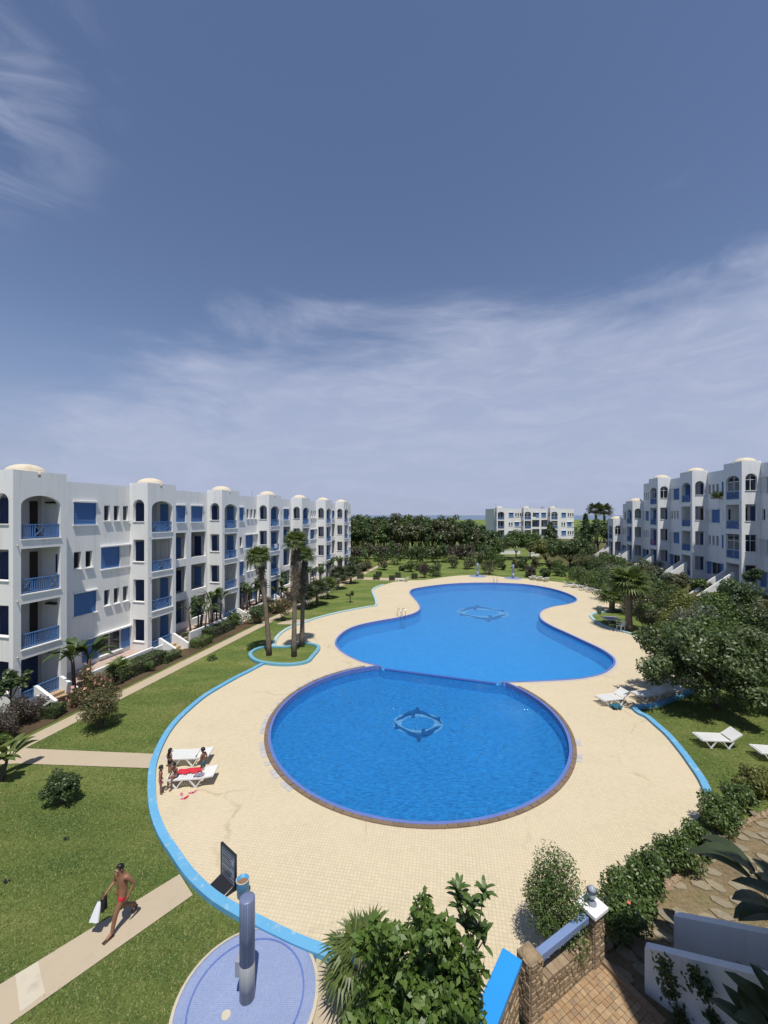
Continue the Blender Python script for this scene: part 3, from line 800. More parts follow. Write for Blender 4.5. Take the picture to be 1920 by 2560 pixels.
        for jb in jobs:
            ty, a, c, z0, z1 = jb; a += s; c += s
            if ty == 'shutter':
                b.shutter(a, c, t - 0.06, z0, z1)
                sm = MB(); b.box(sm, a - 0.08, c + 0.08, t - 0.02, t + 0.10, z0 - 0.06, z0 - 0.004); sm.build('sill', M['white_stucco'], b.root)
                lm = MB(); b.box(lm, a - 0.06, c + 0.06, t + 0.002, t + 0.12, z1 + 0.02, z1 + 0.10); lm.build('lintel', M['white_stucco'], b.root)
            elif ty == 'half': b.window(a, c, t - 0.10, z0, z1, 2, 0)
            elif ty == 'shutter2':
                b.shutter(a, c, t - 0.06, z0, z1)
                pm = MB(); b.box(pm, c + 0.02, c + 0.76, t + 0.002, t + 0.03, z0, z1); pm.build('shutter', M['white_frame'], b.root)
                lm = MB(); b.box(lm, a - 0.06, c + 0.78, t + 0.002, t + 0.16, z1 + 0.02, z1 + 0.11); lm.build('lintel', M['white_stucco'], b.root)
                lm = MB(); b.box(lm, a - 0.06, c + 0.78, t + 0.002, t + 0.09, z0 - 0.09, z0 - 0.02); lm.build('sill', M['white_stucco'], b.root)
            elif ty == 'slit': b.window(a, c, t - 0.14, z0, z1, 1, 0.03)
            elif ty == 'ground':
                b.window(s + 3.3, s + 5.0, t - 0.10, z0, z1, 2, 0.04)
                b.shutter(s + 2.2, s + 3.28, t + 0.04, z0 - 0.03, z1); b.shutter(s + 5.02, s + 5.66, t + 0.04, z0 - 0.03, z1)
                lm = MB(); b.box(lm, s + 2.1, s + 5.70, t + 0.002, t + 0.2, z1 + 0.02, z1 + 0.12); lm.build('lintel', M['white_stucco'], b.root)
            elif ty == 'loggia':
                rm = MB(); D = 1.5
                b.box(rm, a - 0.1, c + 0.1, t - D - 0.1, t - D, z0 - 0.1, z1 + 0.1)
                b.box(rm, a - 0.2, a - 0.1, t - D, t - 0.225, z0 - 0.1, z1 + 0.1); b.box(rm, c + 0.1, c + 0.2, t - D, t - 0.225, z0 - 0.1, z1 + 0.1)
                b.box(rm, a - 0.1, c + 0.1, t - D, t - 0.225, z0 - 0.1, z0); b.box(rm, a - 0.1, c + 0.1, t - D, t - 0.225, z1 + 0.02, z1 + 0.1)
                rm.build('loggia_room', M['shade_toned_stucco'], b.root)
                q = MB(); b.box(q, c + 0.04, c + 0.098, t - 1.25, t - 0.55, z0 + 0.45, z1 - 0.45); q.build('shutter', M['blue_paint' if T.random() < .6 else 'shaded_blue_paint'], b.root)
                q = MB(); b.box(q, c + 0.03, c + 0.097, t - 0.53, t - 0.40, z0 + 0.45, z1 - 0.45); b.box(q, c + 0.03, c + 0.097, t - 1.37, t - 1.27, z0 + 0.45, z1 - 0.45); tag(q.build('window_frame', M['white_frame'], b.root), kind='stuff')
                if c - a > 1.7:
                    b.window(a + 0.25, c - 0.7, t - D + 0.05, z0 + 0.5, z1 - 0.5, 3, 0)
                    if T.random() < 0.7:
                        q = MB(); b.box(q, c - 0.68, c - 0.1, t - D + 0.02, t - D + 0.07, z0 + 0.3, z1 - 0.4); q.build('shutter', M['blue_paint'], b.root)

def make_block(name, label, origin, along, outward, zb, towers, seed, near, terrace=True, blue_rooms=True, glazed=None, zoff=0.25, depth=9.0, lead=5.7, kinds='AB', stairs=True):
    b = Block(name, label, origin, along, outward, seed, near)
    b.zb, b.terrace, b.blue_rooms, b.small_base = zb, terrace, blue_rooms, False
    s_end = 0
    for i, nf in enumerate(towers):
        s = i * PITCH
        zf = [zb + zoff + 2.83 * k for k in range(nf)]
        roof_t, roof_w = zf[-1] + 3.56, zf[-1] + 3.30
        b.tower(s, zf, roof_t, i, (glazed or {}).get(i))
        # plain wall behind the tower
        mb = MB(); wall_panel(mb, b.P(s, -TD - 0.002, 0), b.U, b.N, TL, zb, roof_w, []); mb.build('wall', M['shade_toned_stucco'], b.root)
        ln = PITCH - TL
        b.section(s + TL, zf, roof_w, kinds[i % len(kinds)], i, ln)
        if i == 0 and lead: b.section(-PITCH + TL, zf, roof_w, 'A', 1, ln)
        s0 = s - (lead if i == 0 else 0)
        mb = MB(); b.box(mb, s0, s + PITCH, -depth - TD, -TD - 0.24 if True else 0, roof_w - 0.55, roof_w - 0.35)
        b.box(mb, s0, s + PITCH, -depth - TD - 0.2, -depth - TD, zb, roof_w)
        if i == 0: b.box(mb, s0 - 0.2, s0, -depth - TD, -TD - 0.24, zb, roof_w)
        if i == len(towers) - 1 or towers[i + 1] < nf: b.box(mb, s + PITCH - 0.21, s + PITCH - 0.003, -depth - TD, -TD - 0.24, zb, roof_w)
        mb.build('roof', M['white_stucco'], b.root)
        if terrace:
            # raised terrace with a low white wall in front of the set-back section
            mb = MB(); b.box(mb, s + TL + 0.9, s + PITCH - 0.05, 0.40, 0.56, zb, zb + 0.78); mb.build('terrace_wall', M['white_stucco'], b.root)
            mb = MB(); b.box(mb, s + TL + 0.02, s + PITCH - 0.02, -TD + 0.01, 0.39, zb, zb + 0.42); mb.build('terrace', M['terrace_floor'], b.root)
        if stairs:
            rise, run = (0.5, 1.15) if zb < 1 else (1.25, 2.9)
            n = 3 if zb < 1 else 7
            st = MB()
            for sd_ in (0.92, 2.22):
                mbl = MB()
                pts = [(0.0, zb), (run + 0.25, zb), (run + 0.25, zb + 0.42 - (0 if zb < 1 else 1.0)), (0.12, zb + rise + 0.55), (0.0, zb + rise + 0.55)]
                if zb > 1: pts[1] = (run + 0.25, zb - 1.9); pts[0] = (0, zb - 0.2)
                for sgn_ in (0, 0.16):
                    mbl.poly([b.P(s + sd_ + sgn_, tt + 0.06, zz) for tt, zz in pts])
                for q in range(5):
                    p, r = pts[q], pts[(q + 1) % 5]
                    mbl.poly([b.P(s + sd_, p[0] + 0.06, p[1]), b.P(s + sd_, r[0] + 0.06, r[1]), b.P(s + sd_ + 0.16, r[0] + 0.06, r[1]), b.P(s + sd_ + 0.16, p[0] + 0.06, p[1])])
                mbl.build('stair_wall', M['white_stucco'], b.root)
            if zb < 1:
                mb = MB(); b.box(mb, s + 0.02, s + 0.915, 0.30, 0.44, zb, zb + 0.62); mb.build('garden_wall', M['white_stucco'], b.root)
            for k in range(n):
                stp = MB(); hz = zb + rise - 0.17 * (k + 1) + 0.02 if zb < 1 else zb + 0.2 - 0.17 * k
                b.box(stp, s + 1.085, s + 2.215, 0.06 + run * k / n, 0.06 + run * (k + 1) / n + 0.02, hz - (0.3 if zb < 1 else 0.5), hz)
                stp.build('step', M['tan_step'], b.root)
    return b

LU, LN = (0.2376, 1.0), (1.0, -0.2376)
LB = make_block('apartment_building', 'long white four storey apartment building with blue shutters and small domes left of the pool', (-18.58, 20.24), LU, LN, 0.0, [4] * 7, 11, 2, kinds='ABAB')
RU, RN = (0.205, 1.0), (-1.0, 0.205)
RB = make_block('apartment_building', 'white apartment building stepping down in storeys on the planted slope right of the pool', (25.75 + 0.205 * 37.6 - 0.17, 37.6), RU, RN, 2.75, [4, 4, 4, 3, 2], 23, 1, blue_rooms=False, terrace=False,
                glazed={0: [1, 3], 2: [3], 4: [1]}, lead=5.7, kinds='AAAA')
FB = make_block('apartment_building', 'far white apartment block standing beyond the garden trees at the end of the pool', (34.6, 124.0), (1.0, 0.06), (0.06, -1.0), 0.0, [4, 4, 4], 31, 0, terrace=False, lead=0, kinds='ABAB', glazed={1: [3], 2: [2, 3]}, stairs=False)
# the building whose balcony the picture was taken from: its wing to the right of the camera
NB = make_block('apartment_building', 'near wing of white apartment building beside the stone terrace, outside the right edge', (5.75, 4.95), (1.0, 0.0), (0.0, 1.0), 0.0, [4, 4], 37, 0, terrace=False, lead=0, kinds='AB', stairs=False)

# ---------------------------------------------------------------- planted slope in front of the right building
def slope_h(t):
    k = min(1, max(0, (t - 1.0) / 7.5)); k = k * k * (3 - 2 * k)
    return 2.78 * (1 - k) - 0.06
ru, rn = Vector((RU[0], RU[1], 0)).normalized(), Vector((RN[0], RN[1], 0)).normalized()
ro = RB.root.location.copy()
mb = MB(); ns, ntt = 44, 26
rr = random.Random(2)
for i in range(ns):
    for k in range(ntt):
        s, t = -40 + 130 * i / (ns - 1), -12 + 22 * k / (ntt - 1)
        p = Vector((ro.x, ro.y, 0)) + ru * s + rn * t
        e = min(1, max(0, (s + 38) / 8))
        mb.v.append((p.x, p.y, (slope_h(t) + 0.06) * e - 0.06 + (rr.uniform(-0.06, 0.06) if 1 < t < 8 else 0)))
for i in range(ns - 1):
    for k in range(ntt - 1):
        mb.f.append((i * ntt + k, (i + 1) * ntt + k, (i + 1) * ntt + k + 1, i * ntt + k + 1))
tag(mb.build('slope', M['rough_ground'], None, True), kind='structure')
def zground(p):
    d = Vector((p.x - ro.x, p.y - ro.y, 0)); t = d.dot(rn); s = d.dot(ru)
    if t > 9.4 or s < -38: return -0.03
    return slope_h(t)

# ---------------------------------------------------------------- plants
def rngs(seed): return np.random.default_rng(seed)
def unit(a): return a / np.maximum(np.linalg.norm(a, axis=1, keepdims=True), 1e-9)
def leaf_quads(P, Nrm, size, aspect, rng, jitter=0.35, droop=0.0):
    """one pointed leaf (a folded rhombus) per point; returns (n*4, 3)"""
    n = len(P)
    a = rng.normal(size=(n, 3)); T = unit(a - (a * Nrm).sum(1, keepdims=True) * Nrm)
    if droop: T = unit(T + np.array([0, 0, -droop]))
    B = np.cross(Nrm, T)
    L = (size * (1 + rng.uniform(-jitter, jitter, n)))[:, None]; Wd = L * aspect
    q = np.empty((n, 4, 3))
    q[:, 0] = P; q[:, 1] = P + T * L * 0.5 + B * Wd * 0.5 + Nrm * Wd * 0.15; q[:, 2] = P + T * L; q[:, 3] = P + T * L * 0.5 - B * Wd * 0.5 + Nrm * Wd * 0.15
    return q.reshape(-1, 3)
def crown_points(n, clumps, rng, shell=0.55, flat=1.0):
    """points in lumpy clumps; clumps = list of (centre, radius)"""
    C = np.array([c for c, r in clumps]); Rr = np.array([r for c, r in clumps])
    w = Rr ** 2; idx = rng.choice(len(clumps), n, p=w / w.sum())
    d = unit(rng.normal(size=(n, 3)))
    rad = Rr[idx] * (shell + (1 - shell) * rng.random(n) ** 0.7)
    off = d * rad[:, None]; off[:, 2] *= flat
    return C[idx] + off, unit(d + np.array([0, 0, 0.45]) + rng.normal(size=(n, 3)) * 0.55)
def lumpy(c, rx, ry, rz, k, rng, rmin=0.28, rmax=0.5, low=-0.8):
    """clump centres spread through an ellipsoid"""
    o = []
    m = (rx + ry + rz) / 3
    while len(o) < k:
        d = rng.normal(size=3); d /= np.linalg.norm(d)
        if d[2] < low: continue
        f = 0.35 + 0.58 * rng.random()
        o.append(((c[0] + d[0] * rx * f, c[1] + d[1] * ry * f, c[2] + d[2] * rz * f), m * rng.uniform(rmin, rmax)))
    return o
def stems(mb, base, clumps, rng, r0, n=7, h0=0.15):
    """short limbs from the base up into some clumps"""
    b = Vector(base)
    for i in range(n):
        c, r = clumps[int(rng.integers(len(clumps)))]
        c = Vector(c); mid = b.lerp(c, 0.5) + Vector((rng.normal() * 0.06, rng.normal() * 0.06, 0.1 * (c - b).length))
        s = b + Vector((rng.normal() * r0, rng.normal() * r0, -0.05))
        mb.tube([s, b + (mid - b) * 0.45 + Vector((0, 0, h0)), mid, c], [r0, r0 * 0.75, r0 * 0.5, r0 * 0.2], 6)
    return mb
def shrub(name, cat, label, x, y, rx, rz, mat='leaf_mid', n=2600, leaf=0.09, seed=1, group=None, ry=None, clumps=14, z0=None, lift=0.0, flowers=None, nfl=0, shell=0.5, aspect=0.5, stemr=0.03, low=-0.8, Y=None):
    """bush standing at (x, y): foliage in clumps on woody stems"""
    z = z0 if z0 is not None else zground(Vector((x, y, 0)))
    ry = ry or rx; rng = rngs(seed)
    t = thing(name, (x, y, z), label, cat, group)
    cl = lumpy((0, 0, lift + rz), rx, ry, rz, clumps, rng, low=low)
    P, N = crown_points(n, cl, rng, shell)
    P[:, 2] = np.maximum(P[:, 2], 0.03)
    link('foliage', fast_mesh('foliage', leaf_quads(P, N, leaf, aspect, rng), 4), M[mat], t)
    mb = MB(); stems(mb, (0, 0, 0), cl, rng, stemr, 6); mb.build('stem', M['bark_grey'], t)
    if flowers:
        Pf, Nf = crown_points(nfl, cl, rng, 0.98)
        link('flower', fast_mesh('flower', leaf_quads(Pf, Nf, leaf * 1.3, 0.9, rng), 4), M[flowers], t)
    return t
def tree(name, label, x, y, trunk_h, rx, rz, mat, n, leaf, seed, group=None, ry=None, clumps=40, tr=0.14, z0=None, cat='tree', lean=(0, 0), shell=0.4, aspect=0.55, low=-0.55, flat=0.8, bk='bark_grey', rmin=0.2, rmax=0.36):
    z = z0 if z0 is not None else zground(Vector((x, y, 0)))
    ry = ry or rx; rng = rngs(seed)
    t = thing(name, (x, y, z), label, cat, group)
    cc = (lean[0], lean[1], trunk_h + rz)
    cl = lumpy(cc, rx, ry, rz, clumps, rng, rmin, rmax, low)
    P, N = crown_points(n, cl, rng, shell, flat)
    link('crown', fast_mesh('crown', leaf_quads(P, N, leaf, aspect, rng, 0.4, 0.25), 4), M[mat], t)
    mb = MB(); top = Vector((lean[0] * 0.5, lean[1] * 0.5, trunk_h))
    mb.tube([(0, 0, -0.1), Vector((0, 0, 0)) .lerp(top, 0.5) + Vector((0.04, 0.03, 0)), top, top + Vector((lean[0] * 0.3, lean[1] * 0.3, rz * 0.6))], [tr * 1.25, tr, tr * 0.8, tr * 0.35], 9)
    for i in range(9):
        c = Vector(cl[int(rng.integers(len(cl)))][0]); mid = top.lerp(c, 0.5) + Vector((0, 0, 0.12 * rz))
        mb.tube([top - Vector((0, 0, 0.1)), mid, c], [tr * 0.5, tr * 0.3, tr * 0.08], 6)
    mb.build('trunk', M[bk], t, True)
    return t
def fan_frond(rng, d, length, petiole, nleaf=22, drop=0.4, droop=0.25):
    """palmate leaf pointing along d: a stalk and a fan of narrow blades (triangles)"""
    d = Vector(d).normalized(); up = Vector((0, 0, 1))
    side = d.cross(up); side = side.normalized() if side.length > 1e-3 else Vector((1, 0, 0))
    nrm = side.cross(d).normalized()
    hub = d * petiole - up * petiole * drop * 0.25
    tri = []
    w = 0.018 + petiole * 0.012
    for sx in (-1, 1):
        tri += [tuple(Vector((0, 0, 0)) + side * w * sx), tuple(hub + side * w * 0.6 * sx), tuple(hub - side * w * 0.6 * sx)]
    for k in range(nleaf):
        a = R(-118) + R(236) * k / (nleaf - 1) + rng.normal() * 0.03
        v = (d * math.cos(a) + side * math.sin(a)).normalized()
        L = length * (0.72 + 0.28 * math.cos(a * 0.55)) * (1 + rng.normal() * 0.05)
        tip = hub + v * L - up * L * (droop * (0.6 + 0.5 * rng.random())) - nrm * 0.05
        mid = hub + v * L * 0.55 + nrm * 0.02
        e = v.cross(nrm).normalized() * (L * 0.052)
        tri += [tuple(hub), tuple(mid + e), tuple(mid - e), tuple(mid + e), tuple(tip), tuple(mid - e)]
    return tri
def feather_frond(rng, az, length, el0, curve, nl=26, wide=0.30):
    tri = []; p = Vector((0, 0, 0)); e = el0; pts = [p.copy()]
    N_ = 9
    for i in range(N_):
        d = Vector((math.cos(az) * math.cos(e), math.sin(az) * math.cos(e), math.sin(e)))
        p = p + d * length / N_; pts.append(p.copy()); e -= curve / N_
    side = Vector((-math.sin(az), math.cos(az), 0))
    for i in range(N_):
        a, b = pts[i], pts[i + 1]; w = 0.025 * (1 - i / N_) + 0.006
        tri += [tuple(a + side * w), tuple(a - side * w), tuple(b)]
    for k in range(nl):
        f = 0.14 + 0.86 * k / (nl - 1); i = min(N_ - 1, int(f * N_)); q = pts[i].lerp(pts[i + 1], f * N_ - i)
        d = (pts[i + 1] - pts[i]).normalized()
        L = length * wide * math.sin(math.pi * (0.12 + 0.83 * f)) + 0.05
        for sx in (-1, 1):
            v = (side * sx * 0.85 + d * 0.55 - Vector((0, 0, 0.22 + rng.random() * 0.2))).normalized()
            tri += [tuple(q + d * 0.022), tuple(q - d * 0.022), tuple(q + v * L)]
    return tri
def palm(label, x, y, h, fr_len, pet, nfr=24, seed=1, tr=0.16, lean=(0, 0), skirt=0.0, mat='frond_green', feather=False, group=None, z0=None, name='palm_tree', low=-0.5, parts=True):
    z = z0 if z0 is not None else zground(Vector((x, y, 0)))
    rng = rngs(seed); t = thing(name, (x, y, z), label, 'palm tree', group)
    top = Vector((lean[0], lean[1], h))
    mb = MB(); K = 7
    pts = [Vector((lean[0] * (i / K) ** 1.5, lean[1] * (i / K) ** 1.5, -0.1 + (h + 0.1) * i / K)) for i in range(K + 1)]
    mb.tube(pts, [tr * (1.35 - 0.35 * min(1, i / 2)) * (1 if i < K else 0.8) for i in range(K + 1)], 10)
    mb.build('trunk', M['bark_palm'], t, True)
    ga = math.pi * (3 - 5 ** 0.5)
    for i in range(nfr):
        f = (i + 0.5) / nfr; el = math.asin(0.97 - (0.97 - low) * f); az = i * ga + rng.normal() * 0.12
        if feather: tri = feather_frond(rng, az, fr_len * rng.uniform(0.85, 1.1), el, 1.2 + 0.5 * rng.random())
        else: tri = fan_frond(rng, (math.cos(az) * math.cos(el), math.sin(az) * math.cos(el), math.sin(el)), fr_len * rng.uniform(0.85, 1.1), pet * rng.uniform(0.85, 1.1))
        o = link('frond', fast_mesh('frond', tri, 3), M[mat], t); o.location = top
    if skirt:
        tri = []
        for i in range(int(skirt * 46)):
            az = rng.random() * 6.283; zz = h - 0.1 - skirt * rng.random()
            fr = fan_frond(rng, (math.cos(az) * 0.45, math.sin(az) * 0.45, -0.9), fr_len * 0.50, 0.14, 9, 0.2, 0.15)
            c = Vector((lean[0] * max(0, zz / h) ** 1.5 + math.cos(az) * tr, lean[1] * max(0, zz / h) ** 1.5 + math.sin(az) * tr, zz))
            tri += [tuple(Vector(q) + c) for q in fr]
        link('dead_skirt', fast_mesh('dead_skirt', tri, 3), M['frond_dead'], t)
    return t
def paddle(L, W, bend, n=7):
    """one big banana-like blade from its foot, folded along the midrib, curving over"""
    mb = MB(); p = Vector((0, 0, 0)); e = R(80); pts = []
    for i in range(n + 1):
        pts.append(p.copy()); p = p + Vector((math.cos(e), 0, math.sin(e))) * L / n; e -= bend / n
    for i, q in enumerate(pts):
        f = i / n; w = W * 0.5 * max(0.03, math.sin(math.pi * min(1, 0.06 + f * 0.94)) ** 0.6)
        mb.v += [(q.x - 0.0, -w, q.z + w * 0.25), tuple(q), (q.x, w, q.z + w * 0.25)]
    for i in range(n):
        for k in range(2): mb.f.append((3 * i + k, 3 * i + k + 1, 3 * i + k + 4, 3 * i + k + 3))
    return mb
def strelitzia(label, x, y, h, nst=4, seed=1, spread=0.5, mat='leaf_dark', z0=None, group=None, lf=1.2, nl=6, name='banana_plant'):
    z = z0 if z0 is not None else zground(Vector((x, y, 0)))
    rng = rngs(seed); t = thing(name, (x, y, z), label, 'plant', group)
    for i in range(nst):
        a = rng.random() * 6.283; r = spread * rng.random(); hh = h * rng.uniform(0.55, 0.8) if i else h * 0.72
        base = Vector((math.cos(a) * r, math.sin(a) * r, 0)); top = base + Vector((math.cos(a) * 0.2, math.sin(a) * 0.2, hh))
        MB().tube([base - Vector((0, 0, 0.05)), base.lerp(top, 0.5), top], [0.09, 0.07, 0.05], 7).build('stem', M['bark_grey'], t, True)
        for k in range(nl):
            az = k * math.pi + rng.normal() * 0.45 + a; el = rng.uniform(0.5, 1.25)
            pl = 0.35 * lf; foot = top + Vector((math.cos(az) * math.cos(el), math.sin(az) * math.cos(el), math.sin(el))) * pl
            mb = MB(); mb.bar(top, foot, 0.03)
            pd = paddle(lf * rng.uniform(0.8, 1.1), lf * 0.30, 1.5 - el * 0.6 + rng.random() * 0.5)
            Mx = Matrix.Translation(foot) @ Matrix.Rotation(az, 4, 'Z') @ Matrix.Rotation(R(80) - el, 4, 'Y')
            o = mb.v; b0 = len(mb.v); mb.v += [tuple(Mx @ Vector(q)) for q in pd.v]; mb.f += [tuple(b0 + q for q in f) for f in pd.f]
            mb.build('leaf', M[mat], t, fix=False)
    return t
def hedge(name, label, a, b, w, h, mat, n, leaf, seed, group=None, z0=0.0, flowers=None):
    """clipped hedge from a to b"""
    rng = rngs(seed); a, b = Vector(a), Vector(b); L = (b - a).length
    ang = math.atan2(b.y - a.y, b.x - a.x)
    t = thing(name, ((a.x + b.x) / 2, (a.y + b.y) / 2, z0), label, 'hedge', group, ang)
    u = rng.uniform(-1, 1, (n, 3)); ax = rng.integers(0, 3, n); sg = np.where(rng.random(n) < 0.5, -1.0, 1.0)
    u[np.arange(n), ax] = np.where(ax == 2, 1.0, sg) * rng.uniform(0.86, 1.0, n)
    P = u * np.array([L / 2, w / 2, h / 2]) + np.array([0, 0, h / 2])
    P += 0.05 * np.sin(P * 4.0 + seed)
    nn = np.zeros((n, 3)); nn[np.arange(n), ax] = u[np.arange(n), ax]
    N = unit(nn + rng.normal(size=(n, 3)) * 0.6 + np.array([0, 0, 0.3]))
    link('foliage', fast_mesh('foliage', leaf_quads(P, N, leaf, 0.55, rng), 4), M[mat], t)
    mb = MB(); mb.box(-L / 2 + 0.08, -w / 2 + 0.08, 0.0, L / 2 - 0.08, w / 2 - 0.08, h - 0.10)
    mb.build('twig_core', M['bark_grey'], t)
    return t

# --- lawns seen close by: real blades
def inside(P, poly):
    x, y = P[:, 0], P[:, 1]; r = np.zeros(len(P), bool); n = len(poly)
    for i in range(n):
        x0, y0 = poly[i].x, poly[i].y; x1, y1 = poly[(i + 1) % n].x, poly[(i + 1) % n].y
        if y0 == y1: continue
        r ^= ((y0 > y) != (y1 > y)) & (x < (x1 - x0) * (y - y0) / (y1 - y0) + x0)
    return r
def grass(label, rings, drop, hgt, seed):
    """blades over the visible lawns, thinner with distance; rings = (x0, x1, y0, y1, count, blade width)"""
    rng = rngs(seed); Q = []
    for x0, x1, y0, y1, n, w in rings:
        P = np.c_[rng.uniform(x0, x1, n), rng.uniform(y0, y1, n), np.full(n, -0.03)]
        k = np.abs(P[:, 0] / P[:, 1]) < 1.0
        for d in drop: k &= ~inside(P, d)
        P = P[k]; n = len(P)
        a = rng.random(n) * 6.283; hh = hgt * rng.uniform(0.4, 1.1, n)
        D = np.c_[np.cos(a), np.sin(a), np.zeros(n)] * w; tip = P + np.c_[rng.normal(size=(n, 2)) * 0.035, hh]
        q = np.empty((n, 3, 3)); q[:, 0] = P - D; q[:, 1] = P + D; q[:, 2] = tip; Q.append(q.reshape(-1, 3))
    o = link('grass', fast_mesh('grass', np.concatenate(Q), 3), M['grass_blade']); tag(o, label, 'grass', kind='stuff')
PATHS = [[g(-140, 2545), g(449, 2184), g(482, 2236), g(-60, 2618)], [PL(17.3, 0), PL(90, 0), PL(90, 8), PL(17.3, 8)],
         [g(-60, 1860), g(40, 1868), g(80, 1871), g(386, 1884), g(382, 1920), g(45, 1908), g(-60, 1912)], [g(792, 2386), g(850, 2412), g(905, 2440), g(930, 2760), g(800, 2760), g(778, 2500)]]
grass('short mown grass on the lawns left of the pool deck', [(-13, -2, 6.8, 14, 90000, 0.012), (-18, -6, 14, 24, 70000, 0.016), (-18, -4, 24, 42, 50000, 0.022)], [deck_outer] + PATHS, 0.034, 3)
grass('grass on the lawn under the broad tree right of the pool deck', [(10, 24, 12, 27, 130000, 0.014)], [deck_outer], 0.04, 6)

# --- left side: planting by the apartment building
strelitzia('tall banana-like plant beside the steps of the nearest balcony tower', *g(196, 1745)[:2], 3.3, 5, 21, 0.5, lf=1.15, nl=6)
p = g(243, 1828); shrub('oleander_bush', 'bush', 'big round oleander bush with reddish tops on the lawn beside the path', p.x, p.y + 0.3, 0.80, 1.0, 'leaf_rust', 5200, 0.13, 31, clumps=22, aspect=0.28)
p = g(238, 1755); shrub('oleander_bush', 'bush', 'pink flowering oleander behind the big bush, against the terrace wall', p.x - 0.3, p.y, 0.85, 0.95, 'leaf_rust', 4200, 0.13, 32, clumps=18, aspect=0.28, flowers='flower_pink', nfl=160)
hedge('box_hedge', 'small clipped block of hedge at the foot of the tan steps', g(112, 1790), g(152, 1790), 0.7, 0.55, 'leaf_dark', 2200, 0.07, 33)
p = g(60, 1806); shrub('purple_shrub', 'bush', 'plum coloured shrub right of the small tree at the left edge', p.x, p.y, 0.85, 0.65, 'leaf_plum', 3400, 0.09, 34, clumps=16)
p = g(18, 1835); shrub('purple_shrub', 'bush', 'low plum coloured shrub at the left edge nearest the path junction', p.x, p.y, 0.9, 0.55, 'leaf_plum', 3200, 0.09, 35, clumps=16)
p = g(28, 1842); shrub('green_shrub', 'bush', 'small bright green shrub in front of the plum coloured shrubs', p.x + 0.2, p.y - 0.5, 0.30, 0.25, 'leaf_fresh', 900, 0.07, 36)
p = g(8, 1815); tree('small_tree', 'thin young tree with dark leaves at the left edge by the balcony tower', p.x - 0.2, p.y + 0.6, 1.1, 0.75, 0.75, 'leaf_dark', 2000, 0.14, 37, clumps=14, tr=0.04)
p = g(0, 1960); strelitzia('spiky green plant on the lawn at the left edge below the path', p.x - 0.2, p.y, 0.9, 3, 38, 0.25, 'frond_green', lf=0.95, nl=6, name='spiky_plant')
p = g(290, 1700); palm('yucca with thin spiky leaves beside the terrace hedge', p.x, p.y + 0.3, 0.55, 0.75, 0.25, 16, 39, 0.08, name='yucca', low=-0.1)
def LBp(s, t): q = LB.root.location + LB.U * s + LB.N * t; return Vector((q.x, q.y, 0))
hd = [(4.4, 1.45, 8.0, 1.45, 1.1, 0.80, 'dark clipped hedge along the first terrace wall beside the long path'),
      (12.9, 1.3, 16.3, 1.3, 1.0, 0.75, 'clipped hedge along the second terrace wall, below the tall plants'),
      (21.3, 1.3, 24.6, 1.3, 1.0, 0.7, 'clipped hedge along the third terrace wall near the palms')]
for i, (s0, t0, s1, t1, w, h, lb) in enumerate(hd): hedge('hedge', lb, LBp(s0, t0), LBp(s1, t1), w, h, 'leaf_dark', 7000, 0.085, 40 + i, 'hedges along the terrace')
for i, (s, hh, lb) in enumerate([(3.6, 0.4, 'small grey shrub on top of the first terrace wall'), (6.2, 0.3, 'low dark shrub growing along the first terrace wall top'), (12.0, 0.35, 'small dark shrub on top of the second terrace wall')]):
    q = LBp(s, 0.1); shrub('terrace_shrub', 'bush', lb, q.x, q.y, 0.35, hh * 0.6, 'leaf_plum' if i == 0 else 'leaf_dark', 700, 0.07, 45 + i, z0=0.42)
q = LBp(6.2, 1.9); shrub('flowering_shrub', 'bush', 'green shrub with yellowish tips in front of the first hedge', q.x, q.y, 0.6, 0.4, 'leaf_mid', 2000, 0.08, 48)
q = LBp(8.3, 2.0); hedge('box_hedge', 'low clipped hedge beside the second set of steps', LBp(7.6, 1.9), LBp(9.0, 1.9), 0.7, 0.5, 'leaf_mid', 2200, 0.075, 49)
q = LBp(11.4, 2.0); hedge('box_hedge', 'low pale clipped hedge past the second set of steps by the path', LBp(10.8, 1.9), LBp(12.4, 1.9), 0.8, 0.55, 'leaf_fresh', 2400, 0.075, 50)
st = [((496, 1590), 3.0, 'tall banana-like plant in front of the second set-back wall'), ((537, 1575), 3.4, 'tallest banana-like plant near the third balcony tower'), ((612, 1535), 3.0, 'banana-like plant just left of the leaning palm'),
      ((640, 1525), 3.3, 'dense banana-like plant behind the leaning palm trunk'), ((700, 1500), 3.0, 'banana-like plant close to the wall right of the leaning palm'), ((688, 1500), 3.6, 'banana-like plant half hidden by the twin palm trunks')]
for i, ((x, y), h, lb) in enumerate(st):
    q = g(x, y); strelitzia(lb, q.x, q.y, h, 5, 60 + i, 0.55, lf=1.05, nl=6)
q = g(705, 1552); shrub('oleander_bush', 'bush', 'rounded oleander with rusty flowers on a bare stem by the crossing path', q.x, q.y, 0.85, 0.8, 'leaf_rust', 3600, 0.13, 70, clumps=18, lift=0.55, aspect=0.3, flowers='flower_pink', nfl=90)
q = g(665, 1520); shrub('green_shrub', 'bush', 'dark shrub under the leaning palm beside the terrace', q.x, q.y, 1.0, 0.7, 'leaf_plum', 2600, 0.10, 71)
rnd = random.Random(15)
